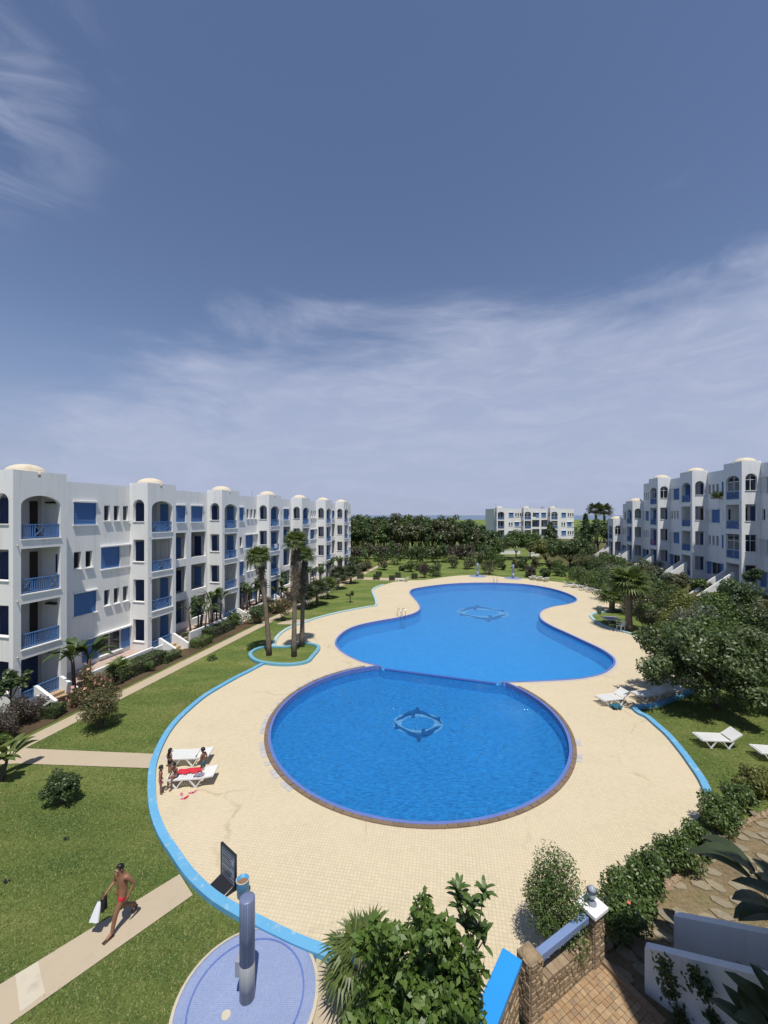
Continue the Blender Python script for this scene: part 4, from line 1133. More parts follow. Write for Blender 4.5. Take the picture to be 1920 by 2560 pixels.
for i in range(26):
    s_ = 17 + i * 1.75 + rnd.uniform(-.5, .5); q = LBp(s_, rnd.uniform(0.9, 2.6)); r_ = rnd.uniform(.55, .95)
    shrub('bed_shrub', 'bush', 'leafy shrub in the long planting bed between the left building and the straight path', q.x, q.y, r_, rnd.uniform(.45, .9), rnd.choice(['leaf_dark', 'leaf_mid', 'leaf_dark', 'leaf_plum', 'leaf_rust']), 1300, 0.13, 700 + i, 'shrubs in the long left bed', clumps=12)
for i in range(9):
    s_ = 25 + i * 4.1; q = LBp(s_, 1.2 + rnd.uniform(-.3, .6))
    strelitzia('dark banana-like plant in the far part of the left planting bed', q.x, q.y, rnd.uniform(2.6, 3.6), 4, 740 + i, .6, lf=1.1, nl=6, group='banana-like plants of the far left bed')
# three tall palms on the round kerbed island
i1, i2, i3 = g(673, 1640), g(735, 1643), g(755, 1618)
palm('leaning palm on the kerbed island, leftmost of the three, with a green crown', i1.x, i1.y, 7.1, 0.68, 0.5, 34, 80, 0.16, (-0.80, 0.2), 1.5, 'frond_green', group='palms on the kerbed island')
palm('tall straight palm in the middle of the kerbed island with a long dead skirt', i2.x, i2.y, 8.2, 0.68, 0.5, 30, 81, 0.16, (0.05, 0.3), 3.6, 'frond_green', group='palms on the kerbed island')
palm('shorter shaggy palm on the pool side of the kerbed island', i3.x, i3.y, 7.0, 0.62, 0.45, 28, 82, 0.16, (0.10, 0.3), 2.8, 'frond_green', group='palms on the kerbed island')
q = g(628, 1624); shrub('low_shrub', 'bush', 'small dark shrub on the lawn left of the palm island', q.x, q.y, 0.3, 0.28, 'leaf_dark', 900, 0.07, 83)
q = g(530, 1648); palm('little agave rosette on the lawn beside the straight path', q.x, q.y, 0.08, 0.35, 0.1, 12, 84, 0.05, name='agave', low=0.1)
# far left lawn: young palms and shrubs
for i, (x, y, h, lb) in enumerate([(845, 1473, 2.2, 'short palm with a dark trunk on the far lawn beside the path'), (877, 1458, 1.6, 'small palm on the far lawn right of the short palm'), (820, 1495, 1.5, 'young pale palm on the far lawn, nearest of the row'),
                                  (793, 1512, 1.9, 'bushy young palm on the lawn right of the palm island'), (765, 1520, 1.6, 'young palm close behind the twin palm trunks')]):
    q = g(x, y); palm(lb, q.x, q.y, h, 0.9, 0.7, 26, 90 + i, 0.17, mat='frond_dark' if i != 2 else 'frond_green', group='young palms on the far lawn')
q = g(875, 1506); tree('topiary_bush', 'little round bush on a short stem alone on the far lawn', q.x, q.y, 0.5, 0.45, 0.45, 'leaf_dark', 1600, 0.09, 96, clumps=10, tr=0.05, cat='bush')
for i, (x, y, lb) in enumerate([(901, 1446, 'dark clipped cube bush at the end of the long path'), (941, 1448, 'dark clipped cube bush left of its twin by the far deck corner'), (947, 1440, 'dark clipped cube bush set back behind its twin'), (980, 1450, 'dark clipped cube bush beside the lone lounger'),
                                (995, 1443, 'dark clipped cube bush behind the lone lounger'), (1036, 1446, 'dark clipped cube bush alone on the far lawn near the pool end')]):
    q = g(x, y); hedge('cube_bush', lb, q - Vector((0.45, 0, 0)), q + Vector((0.45, 0, 0)), 0.9, 0.72, 'leaf_dark', 1300, 0.10, 100 + i, 'clipped cube bushes')

# --- right side: slope planting, trees, palms
q = g(1790, 1768); tree('broad_tree', 'big broad dark green tree spreading over the shaded lawn and loungers right of the deck', q.x + 0.1, q.y, 0.7, 4.3, 1.85, 'leaf_broad', 30000, 0.18, 120, ry=3.2, clumps=85, tr=0.16, lean=(-0.35, 0), low=-0.75, rmin=0.13, rmax=0.26)
q = g(1572, 1576); palm('stout palm with a thick brown trunk beside the white plastic chair', q.x, q.y, 4.2, 1.25, 0.9, 36, 121, 0.27, mat='frond_green', low=-0.45, skirt=0.8)
q = g(1530, 1528); palm('small bright palm between the stout palm and the row of loungers', q.x, q.y, 1.5, 1.0, 0.7, 28, 122, 0.28, mat='frond_green', low=-0.3)
def onslope(px, Y): p = Vector(((px - 960) * Y / FPX, Y, 0)); p.z = zground(p); return p
rs = [(1640, 35.0, 1510, 1.15, 'leaf_olive', 'olive green bush just right of the stout palm, by the garden steps'), (1700, 31.0, 1482, 1.5, 'leaf_yellow', 'yellow green bush above the broad tree, in front of the white stair walls'),
      (1655, 38.0, 1500, 1.2, 'leaf_mid', 'mid green bush behind the garden steps'), (1790, 29.5, 1450, 0.8, 'leaf_fresh', 'tall narrow pale green bush in front of the triple slit windows'),
      (1765, 28.5, 1500, 1.3, 'leaf_grey', 'grey green bush on the slope behind the broad tree'), (1830, 28.0, 1500, 1.3, 'leaf_mid', 'green bush on the slope under the ball topiary'),
      (1885, 27.5, 1500, 1.6, 'frond_dark', 'large dark feathery bush on the slope at the right edge'), (1850, 30.5, 1430, 0.85, 'leaf_dark', 'dark bush against the doorway of the nearest right balcony tower'),
      (1600, 41.0, 1455, 1.7, 'leaf_olive', 'olive bush behind the head of the stout palm'), (1545, 47.0, 1440, 1.8, 'leaf_mid', 'wide green bush behind the small bright palm'),
      (1500, 55.0, 1425, 2.0, 'leaf_mid', 'wide green bush behind the row of loungers'), (1620, 43.0, 1425, 1.6, 'leaf_dark', 'dark bush in front of the third right balcony tower'),
      (1560, 52.0, 1405, 2.1, 'leaf_dark', 'dark tall bush hiding the foot of the fourth right balcony tower'), (1690, 36.0, 1458, 0.9, 'leaf_dark', 'low dark bush between the white stair walls'),
      (1745, 33.5, 1462, 1.2, 'leaf_dark', 'low dark bush under the triple slit windows'), (1730, 26.0, 1545, 1.5, 'leaf_fresh', 'fresh green bush rising behind the crown of the broad tree'),
      (1840, 25.0, 1555, 1.7, 'leaf_mid', 'green bush behind the right half of the broad tree'), (1912, 24.5, 1575, 1.3, 'leaf_grey', 'pale grey bush at the right edge behind the broad tree'),
      (1515, 62.0, 1392, 2.4, 'leaf_dark', 'dark tree-like bush in front of the lowest right tower'), (1470, 68.0, 1385, 2.3, 'leaf_olive', 'olive bush with pale tips near the lowest right tower')]
for i, (px, Y, ytop, r, mt, lb) in enumerate(rs):
    p = onslope(px, Y); top = CAMH - (ytop - HOR) * Y / FPX; hgt = max(0.7, top - p.z)
    shrub('slope_bush', 'bush', lb, p.x, p.y, r * 1.25, hgt / 2, mt, 3000 if Y > 40 else 4800, 0.20 if Y > 40 else 0.17, 130 + i, clumps=22, z0=p.z, aspect=0.35 if mt == 'frond_dark' else 0.5)
rnd = random.Random(77); k_ = 0
for s_ in np.arange(-13, 33, 2.3):
    for t_ in (2.2, 4.6, 7.0):
        if abs(((s_ + 0.5) % PITCH) - 1.6) < 1.6 and t_ < 4 and rnd.random() < .6: continue
        p = Vector((ro.x, ro.y, 0)) + ru * (s_ + rnd.uniform(-.7, .7)) + rn * (t_ + rnd.uniform(-.6, .6)); r_ = rnd.uniform(.75, 1.25)
        shrub('slope_shrub', 'bush', 'leafy shrub filling the planted slope below the right building', p.x, p.y, r_, rnd.uniform(.45, .85), rnd.choice(['leaf_dark', 'leaf_mid', 'leaf_olive', 'leaf_mid', 'leaf_yellow', 'leaf_grey']), 1500, 0.19, 500 + k_, 'shrubs filling the right slope', clumps=14); k_ += 1
p = onslope(1888, 33.0); tree('topiary_tree', 'ball topiary on a bare white stem in front of the right building', p.x, p.y, CAMH - (1462 - HOR) * 33 / FPX - p.z, 0.72, 0.78, 'leaf_dark', 2600, 0.10, 160, clumps=18, tr=0.06, z0=p.z)
# garden steps up the slope
t = thing('garden_steps', g(1645, 1583), 'flight of tan garden steps climbing the slope beside the broad tree', 'steps')
for k in range(9):
    a = Vector((0.28 * k * 0.98 - 0.2, 0.28 * k * 0.3 + 0.3, 0))
    mb = MB(); mb.box(-0.16, -0.75, -0.5, 0.2, 0.75, 0.0, Matrix.Translation(a + Vector((0, 0, 0.17 * (k + 1)))) @ Matrix.Rotation(0.3, 4, 'Z')); mb.build('step', M['tan_step'], t)
q = g(1443, 1462); shrub('round_bush', 'bush', 'neat ball shaped green bush on the grass left of the folded parasol', q.x, q.y, 1.45, 1.35, 'leaf_mid', 4200, 0.16, 162, clumps=30, shell=0.8)
# --- far garden
far_l = [(1225, 1436, 1395, 1.6, 'leaf_olive', 'olive tree-like bush left of the second far shower'), (1085, 1440, 1405, 1.5, 'leaf_dark', 'dark oleander clump on the far lawn beyond the pool end'), (1062, 1444, 1410, 0.9, 'leaf_plum', 'smaller brownish oleander left of the dark clump'),
         (1028, 1430, 1402, 1.1, 'leaf_mid', 'young tree on the far lawn left of the oleanders'), (1048, 1425, 1400, 1.2, 'leaf_yellow', 'yellow green bush beside the young tree'), (1005, 1427, 1418, 0.5, 'leaf_dark', 'tiny dark bush alone on the far lawn'),
         (1327, 1442, 1414, 1.1, 'leaf_plum', 'brownish bush behind the far white loungers'), (1360, 1442, 1420, 1.0, 'leaf_dark', 'dark bush behind the far loungers, rightmost'), (1395, 1432, 1400, 1.0, 'leaf_mid', 'slender tree on the far lawn right of the showers')]
for i, (px, yb, yt, r, mt, lb) in enumerate(far_l):
    q = g(px, yb); top = CAMH - (yt - HOR) * q.y / FPX
    shrub('garden_bush', 'bush', lb, q.x, q.y, r, max(0.4, top / 2), mt, 1500, 0.22, 170 + i, clumps=14)
rnd = random.Random(91)
for i, (px, yb) in enumerate([(1255, 1424), (1290, 1420), (1310, 1426), (1340, 1420), (1372, 1430), (1405, 1440), (1170, 1422), (1130, 1420), (960, 1424), (915, 1428), (870, 1432), (1250, 1416)]):
    q = g(px, yb); shrub('lawn_bush', 'bush', 'loose green bush scattered on the far lawn in front of the planted belt', q.x, q.y, rnd.uniform(.8, 1.5), rnd.uniform(.6, 1.3), rnd.choice(['leaf_mid', 'leaf_dark', 'leaf_olive', 'leaf_rust']), 1300, 0.24, 800 + i, 'bushes scattered on the far lawn', clumps=12)
q = g(1425, 1426); tree('garden_tree', 'wide dark tree in front of the far white block, left of the right building', q.x, q.y, 1.2, 4.2, 2.3, 'leaf_dark', 6000, 0.32, 180, clumps=40)
q = g(1365, 1412); tree('garden_tree', 'yellow green round tree in front of the far white block', q.x, q.y, 1.0, 3.0, 2.0, 'leaf_yellow', 4200, 0.32, 181, clumps=30)
q = g(1290, 1398); tree('garden_tree', 'broad mid green tree at the foot of the far white block, left part', q.x, q.y, 1.5, 4.5, 2.4, 'leaf_mid', 5000, 0.36, 182, clumps=34)
q = g(1325, 1396); tree('garden_tree', 'second mid green tree at the foot of the far white block, nearer the cypress', q.x, q.y, 1.5, 3.6, 2.3, 'leaf_mid', 4400, 0.36, 183, clumps=34)
q = g(1495, 1420); tree('garden_tree', 'dark tree at the left end of the right building', q.x, q.y, 1.4, 2.8, 2.6, 'leaf_dark', 4200, 0.32, 184, clumps=30)
def conifer(label, px, Y, ytop, rad, seed, mat='leaf_dark'):
    rng = rngs(seed); x = (px - 960) * Y / FPX; h = CAMH - (ytop - HOR) * Y / FPX
    t = thing('cypress_tree', (x, Y, -0.03), label, 'tree')
    n = 4200; f = rng.random(n) ** 0.75; a = rng.random(n) * 6.283
    r = rad * (1 - f) ** 0.75 * (0.55 + 0.45 * rng.random(n)) * (1 + 0.25 * np.sin(a * 3 + f * 20))
    P = np.c_[np.cos(a) * r, np.sin(a) * r, 0.6 + f * (h - 0.6)]
    N = unit(np.c_[np.cos(a), np.sin(a), np.full(n, 0.4)] + rng.normal(size=(n, 3)) * 0.5)
    link('crown', fast_mesh('crown', leaf_quads(P, N, 0.42, 0.5, rng), 4), M[mat], t)
    MB().tube([(0, 0, -0.1), (0, 0, h * 0.5), (0, 0, h * 0.92)], [0.25, 0.16, 0.04], 8).build('trunk', M['bark_grey'], t)
conifer('dark conical tree standing in front of the middle of the far white block', 1376, 108, 1307, 2.9, 190)
conifer('dark columnar cypress at the right end of the far white block', 1464, 88, 1286, 1.9, 191)
for i, (px, Y, yc, lb) in enumerate([(1490, 104, 1300, 'far palm beyond the cypress, left of two'), (1511, 106, 1302, 'far palm beyond the cypress, right of two')]):
    palm(lb, (px - 960) * Y / FPX, Y, CAMH - (yc - HOR) * Y / FPX, 1.5, 1.3, 30, 195 + i, 0.3, mat='frond_dark')
rnd = random.Random(44)
for i in range(30):
    px = 838 + i * 13.6 + rnd.uniform(-5, 5); Y = rnd.uniform(82, 96); hgt = rnd.uniform(2.6, 4.2); r = rnd.uniform(1.4, 2.3)
    shrub('belt_bush', 'bush', 'dense dark bush in the planted belt along the far edge of the lawn', (px - 960) * Y / FPX, Y, r, hgt / 2, rnd.choice(['leaf_dark', 'leaf_mid', 'leaf_plum', 'leaf_olive', 'leaf_dark']), 1100, 0.34, 200 + i, 'bushes of the far planted belt', clumps=12)
for i in range(54):
    px = 815 + (i % 18) * 25 + (i // 18) * 9 + rnd.uniform(-6, 6); Y = 103 + (i // 18) * 6 + rnd.uniform(-2, 2)
    cap = 11.3 if px < 1140 else 11.3 - (px - 1140) * 0.062
    hgt = max(3.5, cap * rnd.uniform(0.84, 1.02)); rz = hgt * 0.47
    tree('belt_tree', 'tall dark leafy tree rising behind the far planted belt between the two white buildings', (px - 960) * Y / FPX, Y, hgt - 2 * rz, rnd.uniform(2.2, 4.0), rz, rnd.choice(['leaf_dark', 'leaf_dark', 'leaf_olive', 'leaf_mid']), 1900, 0.55, 1240 + i, 'tall trees beyond the far planted belt', clumps=20, tr=0.22)
for i, (x0, x1, yb, Y, h, lb) in enumerate([(1248, 1300, 1385, 104, 1.0, 'low white garden wall below the far white block, left piece'), (1322, 1348, 1390, 99, 0.8, 'low white garden wall piece right of the middle, below the far white block'), (1386, 1412, 1389, 100, 0.9, 'low white garden wall piece beside the yellow green tree'),
                                         (1012, 1212, 1388, 101, 0.7, 'long low tan wall seen through the far planted belt')]):
    a, b = (x0 - 960) * Y / FPX, (x1 - 960) * Y / FPX
    w = thing('garden_wall', ((a + b) / 2, Y, -0.03), lb, 'wall')
    MB().box(-(b - a) / 2, -0.12, 0, (b - a) / 2, 0.12, h).build('wall', M['white_stucco' if i < 3 else 'cream_stucco'], w)
    MB().box(-(b - a) / 2 - 0.05, -0.17, h + 0.002, (b - a) / 2 + 0.05, 0.17, h + 0.09).build('coping', M['white_stucco' if i < 3 else 'tan_step'], w)
# lone round bush on the near left lawn
q = g(152, 2008); tree('topiary_bush', 'round bush on short stems alone in the middle of the near left lawn', q.x, q.y, 0.20, 0.52, 0.47, 'leaf_dark', 6000, 0.075, 270, clumps=34, tr=0.035, cat='bush', shell=0.6, low=-0.95, flat=1.0, rmin=0.3, rmax=0.45)

# --- stone terrace, pillars, hedge at the lower right
TZ = 0.20
PA, PB = Vector((2.87, 7.95, TZ)), Vector((4.60, 8.94, TZ))
ter_poly = [Vector(p) for p in ((4.72, 8.98, 0), (5.38, 7.75, 0), (6.2, 4.7, 0), (1.2, 4.7, 0), (1.3, 6.3, 0), (2.87, 7.95, 0))]
def solid(name, poly, z0, z1, mat):
    mb = MB(); n = len(poly)
    mb.poly([(p.x, p.y, z1) for p in poly])
    for i in range(n):
        a, b = poly[i], poly[(i + 1) % n]; mb.poly([(a.x, a.y, z0), (b.x, b.y, z0), (b.x, b.y, z1), (a.x, a.y, z1)])
    return tag(mb.build(name, mat), kind='structure')
ter = solid('brick_terrace', ter_poly, -0.1, TZ - 0.025, M['mortar'])
ax = (PB - PA).normalized(); ay = Vector((ax.y, -ax.x, 0)); rnd = random.Random(12)
pm_ = [MB().box(-0.052, -0.052, -0.05, 0.052, 0.052, 0.0).mesh('paver'), MB().box(-0.052, -0.11, -0.05, 0.052, 0.0, 0.0).mesh('paver')]
P = []
for i in range(-8, 22):
    for k in range(0, 26):
        c = PA + ax * (i * 0.112) + ay * (0.20 + k * 0.112)
        P.append((c, i, k))
ins_ = inside(np.array([tuple(c) for c, i, k in P]), ter_poly)
for (c, i, k), ok in zip(P, ins_):
    if not ok or c.y < 7.0: continue
    o = link('paver', pm_[0], M['paver_stone'], ter); o.location = (c.x, c.y, TZ + rnd.uniform(-0.006, 0.006)); o.rotation_euler = (rnd.uniform(-.03, .03), rnd.uniform(-.03, .03), math.atan2(ax.y, ax.x) + rnd.uniform(-.05, .05))
# rough flagstone ground between terrace, hedge and white stairs
fl_poly = [g(1478, 2375, .1), g(1560, 2300, .1), g(1640, 2215, .1), g(1730, 2130, .1), g(1830, 2060, .1), g(2010, 1990, .1), Vector((14, 6, 0)), Vector((12, 4.7, 0)), Vector((5.45, 4.7, 0)), Vector((5.40, 7.75, 0)), Vector((4.74, 8.98, 0))]
fl = solid('flagstone_ground', fl_poly, -0.1, 0.10, M['dry_soil'])
rnd = random.Random(8)
cells = []
for i in range(24):
    for k in range(20):
        c = Vector((4.9 + i * 0.50 + (k % 2) * 0.22, 6.6 + k * 0.42, 0)); c = Vector((c.x, c.y, 0)) + Vector((rnd.uniform(-.1, .1), rnd.uniform(-.08, .08), 0))
        cells.append(c)
inn = inside(np.array([tuple(c) for c in cells]), [p for p in fl_poly])
stair_keep = lambda c: (c - Vector((5.40, 8.37, 0))).dot(Vector((0.707, 0.707, 0))) > -0.25 and (c - Vector((5.40, 8.37, 0))).dot(Vector((0.707, -0.707, 0))) > -0.1 and (c - Vector((5.40, 8.37, 0))).dot(Vector((0.707, 0.707, 0))) < 1.5
for c, ok in zip(cells, inn):
    if not ok or rnd.random() < 0.2 or c.x / c.y > 1.0 or stair_keep(c): continue
    n = rnd.choice([5, 6, 6, 7]); a0 = rnd.random() * 6; ang = R(-35) + rnd.uniform(-.4, .4)
    pts = []
    for q in range(n):
        t_ = a0 + q * 6.283 / n + rnd.uniform(-.2, .2); x, y = math.cos(t_) * 0.27 * rnd.uniform(.85, 1.05), math.sin(t_) * 0.155 * rnd.uniform(.85, 1.1)
        pts.append((x * math.cos(ang) - y * math.sin(ang), x * math.sin(ang) + y * math.cos(ang)))
    mb = MB(); mb.poly([(x * .96, y * .96, 0.035) for x, y in pts])
    for q in range(n):
        r_ = (q + 1) % n; mb.poly([(*pts[q], -0.03), (*pts[r_], -0.03), (pts[r_][0] * .96, pts[r_][1] * .96, 0.035), (pts[q][0] * .96, pts[q][1] * .96, 0.035)])
    o = mb.build('stone', M['flag_stone'], fl); o.location = (c.x, c.y, 0.10 + rnd.uniform(-.008, .01))
# row of edging stones under the hedge
edge = spline([g(1485, 2400, .1), g(1560, 2325, .1), g(1640, 2250, .1), g(1735, 2155, .1), g(1835, 2080, .1), g(1960, 2015, .1)], 10)
st_mesh = []
for v_ in range(4):
    mb = MB(); mb.lathe([(0.05, -0.05), (0.085, -0.02), (0.085, 0.03), (0.05, 0.07)], 7); mb.v = [(x * rnd.uniform(.8, 1.25), y * rnd.uniform(.8, 1.2), z) for x, y, z in mb.v]; st_mesh.append(mb.mesh('stone'))
ed = thing('edging', edge[0], 'row of small rough stones edging the flagstones along the hedge', 'stone edging')
for i in range(0, len(edge) - 1):
    for h_ in (0, 0.5):
        p = edge[i].lerp(edge[i + 1], h_); o = link('stone', rnd.choice(st_mesh), M['wall_stone'], ed); o.location = p - edge[0] + Vector((rnd.uniform(-.03, .03), rnd.uniform(-.03, .03), 0.03)); o.rotation_euler = (0, 0, rnd.random() * 6)

def stone_face(parent, O, U, Nn, w, h, rnd, size=0.12, proud=0.025):
    """courses of uneven stones set on a face"""
    O, U, Nn = Vector(O), Vector(U).normalized(), Vector(Nn).normalized()
    z = 0.0
    while z < h - 0.03:
        ch = min(size * rnd.uniform(.75, 1.15), h - z)
        u = 0.0
        while u < w - 0.03:
            cw = min(size * rnd.uniform(.8, 1.7), w - u)
            if w - u - cw < 0.05: cw = w - u
            g_ = 0.008; d = proud * rnd.uniform(.6, 1.3)
            q = [(u + g_, z + g_), (u + cw - g_, z + g_), (u + cw - g_, z + ch - g_), (u + g_, z + ch - g_)]
            q = [(a + rnd.uniform(-.006, .006), b_ + rnd.uniform(-.006, .006)) for a, b_ in q]
            cu, cz = u + cw / 2, z + ch / 2
            P3 = lambda a, b_, t_: tuple(U * (a - cu) + Vector((0, 0, b_ - cz)) + Nn * t_)
            mb = MB(); fr = [(cu + (a - cu) * .82, cz + (b_ - cz) * .8) for a, b_ in q]
            mb.poly([P3(a, b_, d) for a, b_ in fr])
            for i in range(4):
                j = (i + 1) % 4; mb.poly([P3(*q[i], 0.002), P3(*q[j], 0.002), P3(*fr[j], d), P3(*fr[i], d)])
            o = mb.build('stone', M['wall_stone'], parent); o.location = O + U * cu + Vector((0, 0, cz))
            u += cw
        z += ch
def pillar(label, p, w, h, cap, seed):
    t = thing('stone_pillar', p, label, 'pillar'); rnd = random.Random(seed)
    rz = math.atan2(ax.y, ax.x); Mr = Matrix.Rotation(rz, 4, 'Z')
    MB().box(-w / 2, -w / 2, -0.1, w / 2, w / 2, h, Mr).build('core', M['mortar'], t)
    for d in ((0, -1), (1, 0), (-1, 0), (0, 1)):
        n = Mr @ Vector((*d, 0)); u = Vector((-n.y, n.x, 0)); stone_face(t, n * (w / 2) - u * (w / 2), u, n, w, h, rnd)
    if cap:
        mb = MB(); mb.box(-w / 2 - 0.07, -w / 2 - 0.07, h + 0.002, w / 2 + 0.07, w / 2 + 0.07, h + 0.085, Mr); mb.build('cap', M['white_stucco'], t, bevel=0.012)
    else: MB().lathe([(w * .48, h + 0.002), (w * .40, h + .03), (w * .22, h + .05)], 8).build('cap', M['wall_stone'], t)
    return t
pillar('stone pillar at the foot of the blue sloping slab, left end of the blue rail', PA, 0.34, 1.18, False, 1)
pillar('stone pillar with white cap and lamp, right end of the blue rail', PB, 0.34, 1.12, True, 2)
t = thing('garden_lamp', PB + Vector((0, 0, 1.21)), 'small glass lantern standing on the white pillar cap', 'lamp')
MB().lathe([(0.10, 0), (0.10, 0.03), (0.05, 0.07), (0.045, 0.12)], 14).build('foot', M['notice_grey'], t, True)
MB().lathe([(0.055, 0.122), (0.085, 0.17), (0.09, 0.26), (0.06, 0.30)], 14).build('globe', M['lantern_glass'], t, True)
MB().lathe([(0.11, 0.302), (0.07, 0.35), (0.02, 0.40)], 14).build('lid', M['notice_grey'], t, True)
t = thing('handrail', (PA + PB) / 2, 'square pale blue rail spanning between the two stone pillars', 'railing')
MB().bar((PA - PB) / 2 + ax * 0.20 + Vector((0, 0, 1.0)), (PB - PA) / 2 - ax * 0.20 + Vector((0, 0, 1.0)), 0.15, 0.15).build('rail', M['rail_blue'] if 'rail_blue' in M else M['blue_paint'], t, bevel=0.012)
t = thing('stone_wall', (PA + PB) / 2, 'low rough stone wall below the pale blue rail', 'wall'); rnd = random.Random(3)
wl_ = (PB - PA).length - 0.36
mb = MB(); mb.bar((PA - PB).normalized() * wl_ / 2 + Vector((0, 0, 0.2)), (PB - PA).normalized() * wl_ / 2 + Vector((0, 0, 0.2)), 0.22, 0.62); mb.build('core', M['mortar'], t)
stone_face(t, -ax * wl_ / 2 + ay * 0.11 + Vector((0, 0, -0.02)), ax, ay, wl_, 0.52, rnd, 0.11)
tp = MB()
u = 0
while u < wl_ - 0.05:
    cw = min(rnd.uniform(.14, .26), wl_ - u); mb = MB(); mb.box(-cw / 2 + .006, -0.13, 0, cw / 2 - .006, 0.13, rnd.uniform(.05, .075)); o = mb.build('cap_stone', M['wall_stone'], t)
    o.location = -ax * wl_ / 2 + ax * (u + cw / 2) + Vector((0, 0, 0.512)); o.rotation_euler = (0, 0, math.atan2(ax.y, ax.x)); u += cw
# stone parapet with the bright blue slab, running down past the lower edge of the view
sA, sB = Vector((2.40, 7.66, 0)), Vector((1.20, 6.10, 0)); sd_ = (sB - sA).normalized(); sn = Vector((sd_.y, -sd_.x, 0))
t = thing('stair_parapet', (sA.x, sA.y, TZ), 'stone parapet topped by a wide bright blue slab at the bottom edge', 'wall'); rnd = random.Random(4)
mb = MB(); mb.bar(Vector((0, 0, 0.6)) , sd_ * 1.9 + Vector((0, 0, 0.6)), 0.28, 1.4); mb.build('core', M['mortar'], t)
for sgx in (1, -1):
    n = sn * sgx; stone_face(t, n * 0.14, sd_, n, 1.9, 1.28, rnd, 0.13)
stone_face(t, -sn * 0.14, sn, -sd_, 0.28, 1.28, rnd, 0.12)
mb = MB(); mb.bar(-sd_ * 0.10 + Vector((0, 0, 1.36)), sd_ * 2.0 + Vector((0, 0, 1.36)), 0.38, 0.10); mb.build('slab', M['slab_blue'], t, bevel=0.02)
# timber edge of the first step
t = thing('step_edge', PA + Vector((0.15, -0.55, 0)), 'dark timber edge strip across the brick terrace beside the blue slab', 'step')
MB().bar((0, 0, 0.03), (0.62, -0.75, 0.03), 0.05, 0.07).build('board', M['wood_dark'], t)
MB().bar((5.40 - PA.x - .15 - .02, 7.75 - PA.y + .55, 0.0), (4.74 - PA.x - .15, 8.95 - PA.y + .55, 0.0), 0.12, 0.16).build('kerb_stone', M['paver_stone'], t)

# white stairs of the near building
W0 = Vector((5.40, 8.37, 0.10)); wd = Vector((0.7071, -0.7071, 0)); wn_ = Vector((0.7071, 0.7071, 0))
t = thing('entry_stairs', W0, 'white walled entry stairs climbing to the right in the shade, with two plain parapets', 'stairs')
def parapet(off, shift, L, top0):
    mb = MB(); o = wn_ * off + wd * shift
    pr = [(0, 0), (L, 0), (L, top0 + 0.47 * L), (0.03, top0 + 0.03), (0, top0)]
    A = [o + wd * s + Vector((0, 0, z)) for s, z in pr]; Bv = [p + wn_ * 0.16 for p in A]
    mb.poly(A); mb.poly(list(reversed(Bv)))
    for i in range(5): j = (i + 1) % 5; mb.poly([A[i], A[j], Bv[j], Bv[i]])
    mb.build('parapet', M['white_stucco'], t, bevel=0.02)
parapet(0, 0, 3.9, 0.93); parapet(1.20, 0.30, 3.9, 0.95)
for k in range(12):
    mb = MB(); s0 = 0.15 + 0.30 * k; z = 0.16 * (k + 1)
    c = [wn_ * 0.165 + wd * s0, wn_ * 1.195 + wd * s0, wn_ * 1.195 + wd * (s0 + 0.31), wn_ * 0.165 + wd * (s0 + 0.31)]
    mb.v += [tuple(p + Vector((0, 0, zz))) for zz in (z - 0.30 if k else 0, z) for p in c]
    mb.f += [(0, 1, 2, 3), (4, 7, 6, 5), (0, 4, 5, 1), (1, 5, 6, 2), (2, 6, 7, 3), (3, 7, 4, 0)]
    mb.build('step', M['concrete_light'], t)

# hedge of flowering bushes
hb = [((1545, 2335), 0.66, 0.62, 'flowering hibiscus bush right of the lamp pillar, with one red flower', 1), ((1590, 2265), 0.50, 0.55, 'dark hibiscus bush second from the lamp pillar', 0), ((1625, 2225), 0.46, 0.6, 'hibiscus bush third from the lamp pillar, poking out over the deck', 1),
      ((1700, 2180), 0.55, 0.62, 'hibiscus bush in the middle of the hedge with a red flower facing the pool', 1), ((1745, 2135), 0.42, 0.5, 'low dark hibiscus bush past the middle of the hedge', 0), ((1795, 2080), 0.58, 0.55, 'hibiscus bush where the blue kerb ends', 0),
      ((1850, 2030), 0.5, 0.45, 'glossy hibiscus bush just right of the end of the blue kerb', 0), ((1900, 1990), 0.6, 0.5, 'yellowish hibiscus bush at the right edge below the partly hidden lounger', 0)]
for i, ((x, y), r, rz, lb, fl_) in enumerate(hb):
    q = g(x, y); shrub('hibiscus_bush', 'bush', lb, q.x, q.y, r, rz, 'leaf_mid' if i != 7 else 'leaf_yellow', 4200, 0.085, 300 + i, clumps=20, flowers='flower_red' if fl_ else None, nfl=3, group='flowering hedge', shell=0.7)
q = g(1392, 2385); shrub('round_shrub', 'bush', 'dense egg shaped shrub of tiny leaves behind the blue rail on the deck edge', q.x, q.y, 0.68, 1.25, 'leaf_mid', 11000, 0.055, 310, clumps=40, ry=0.6, shell=0.55)

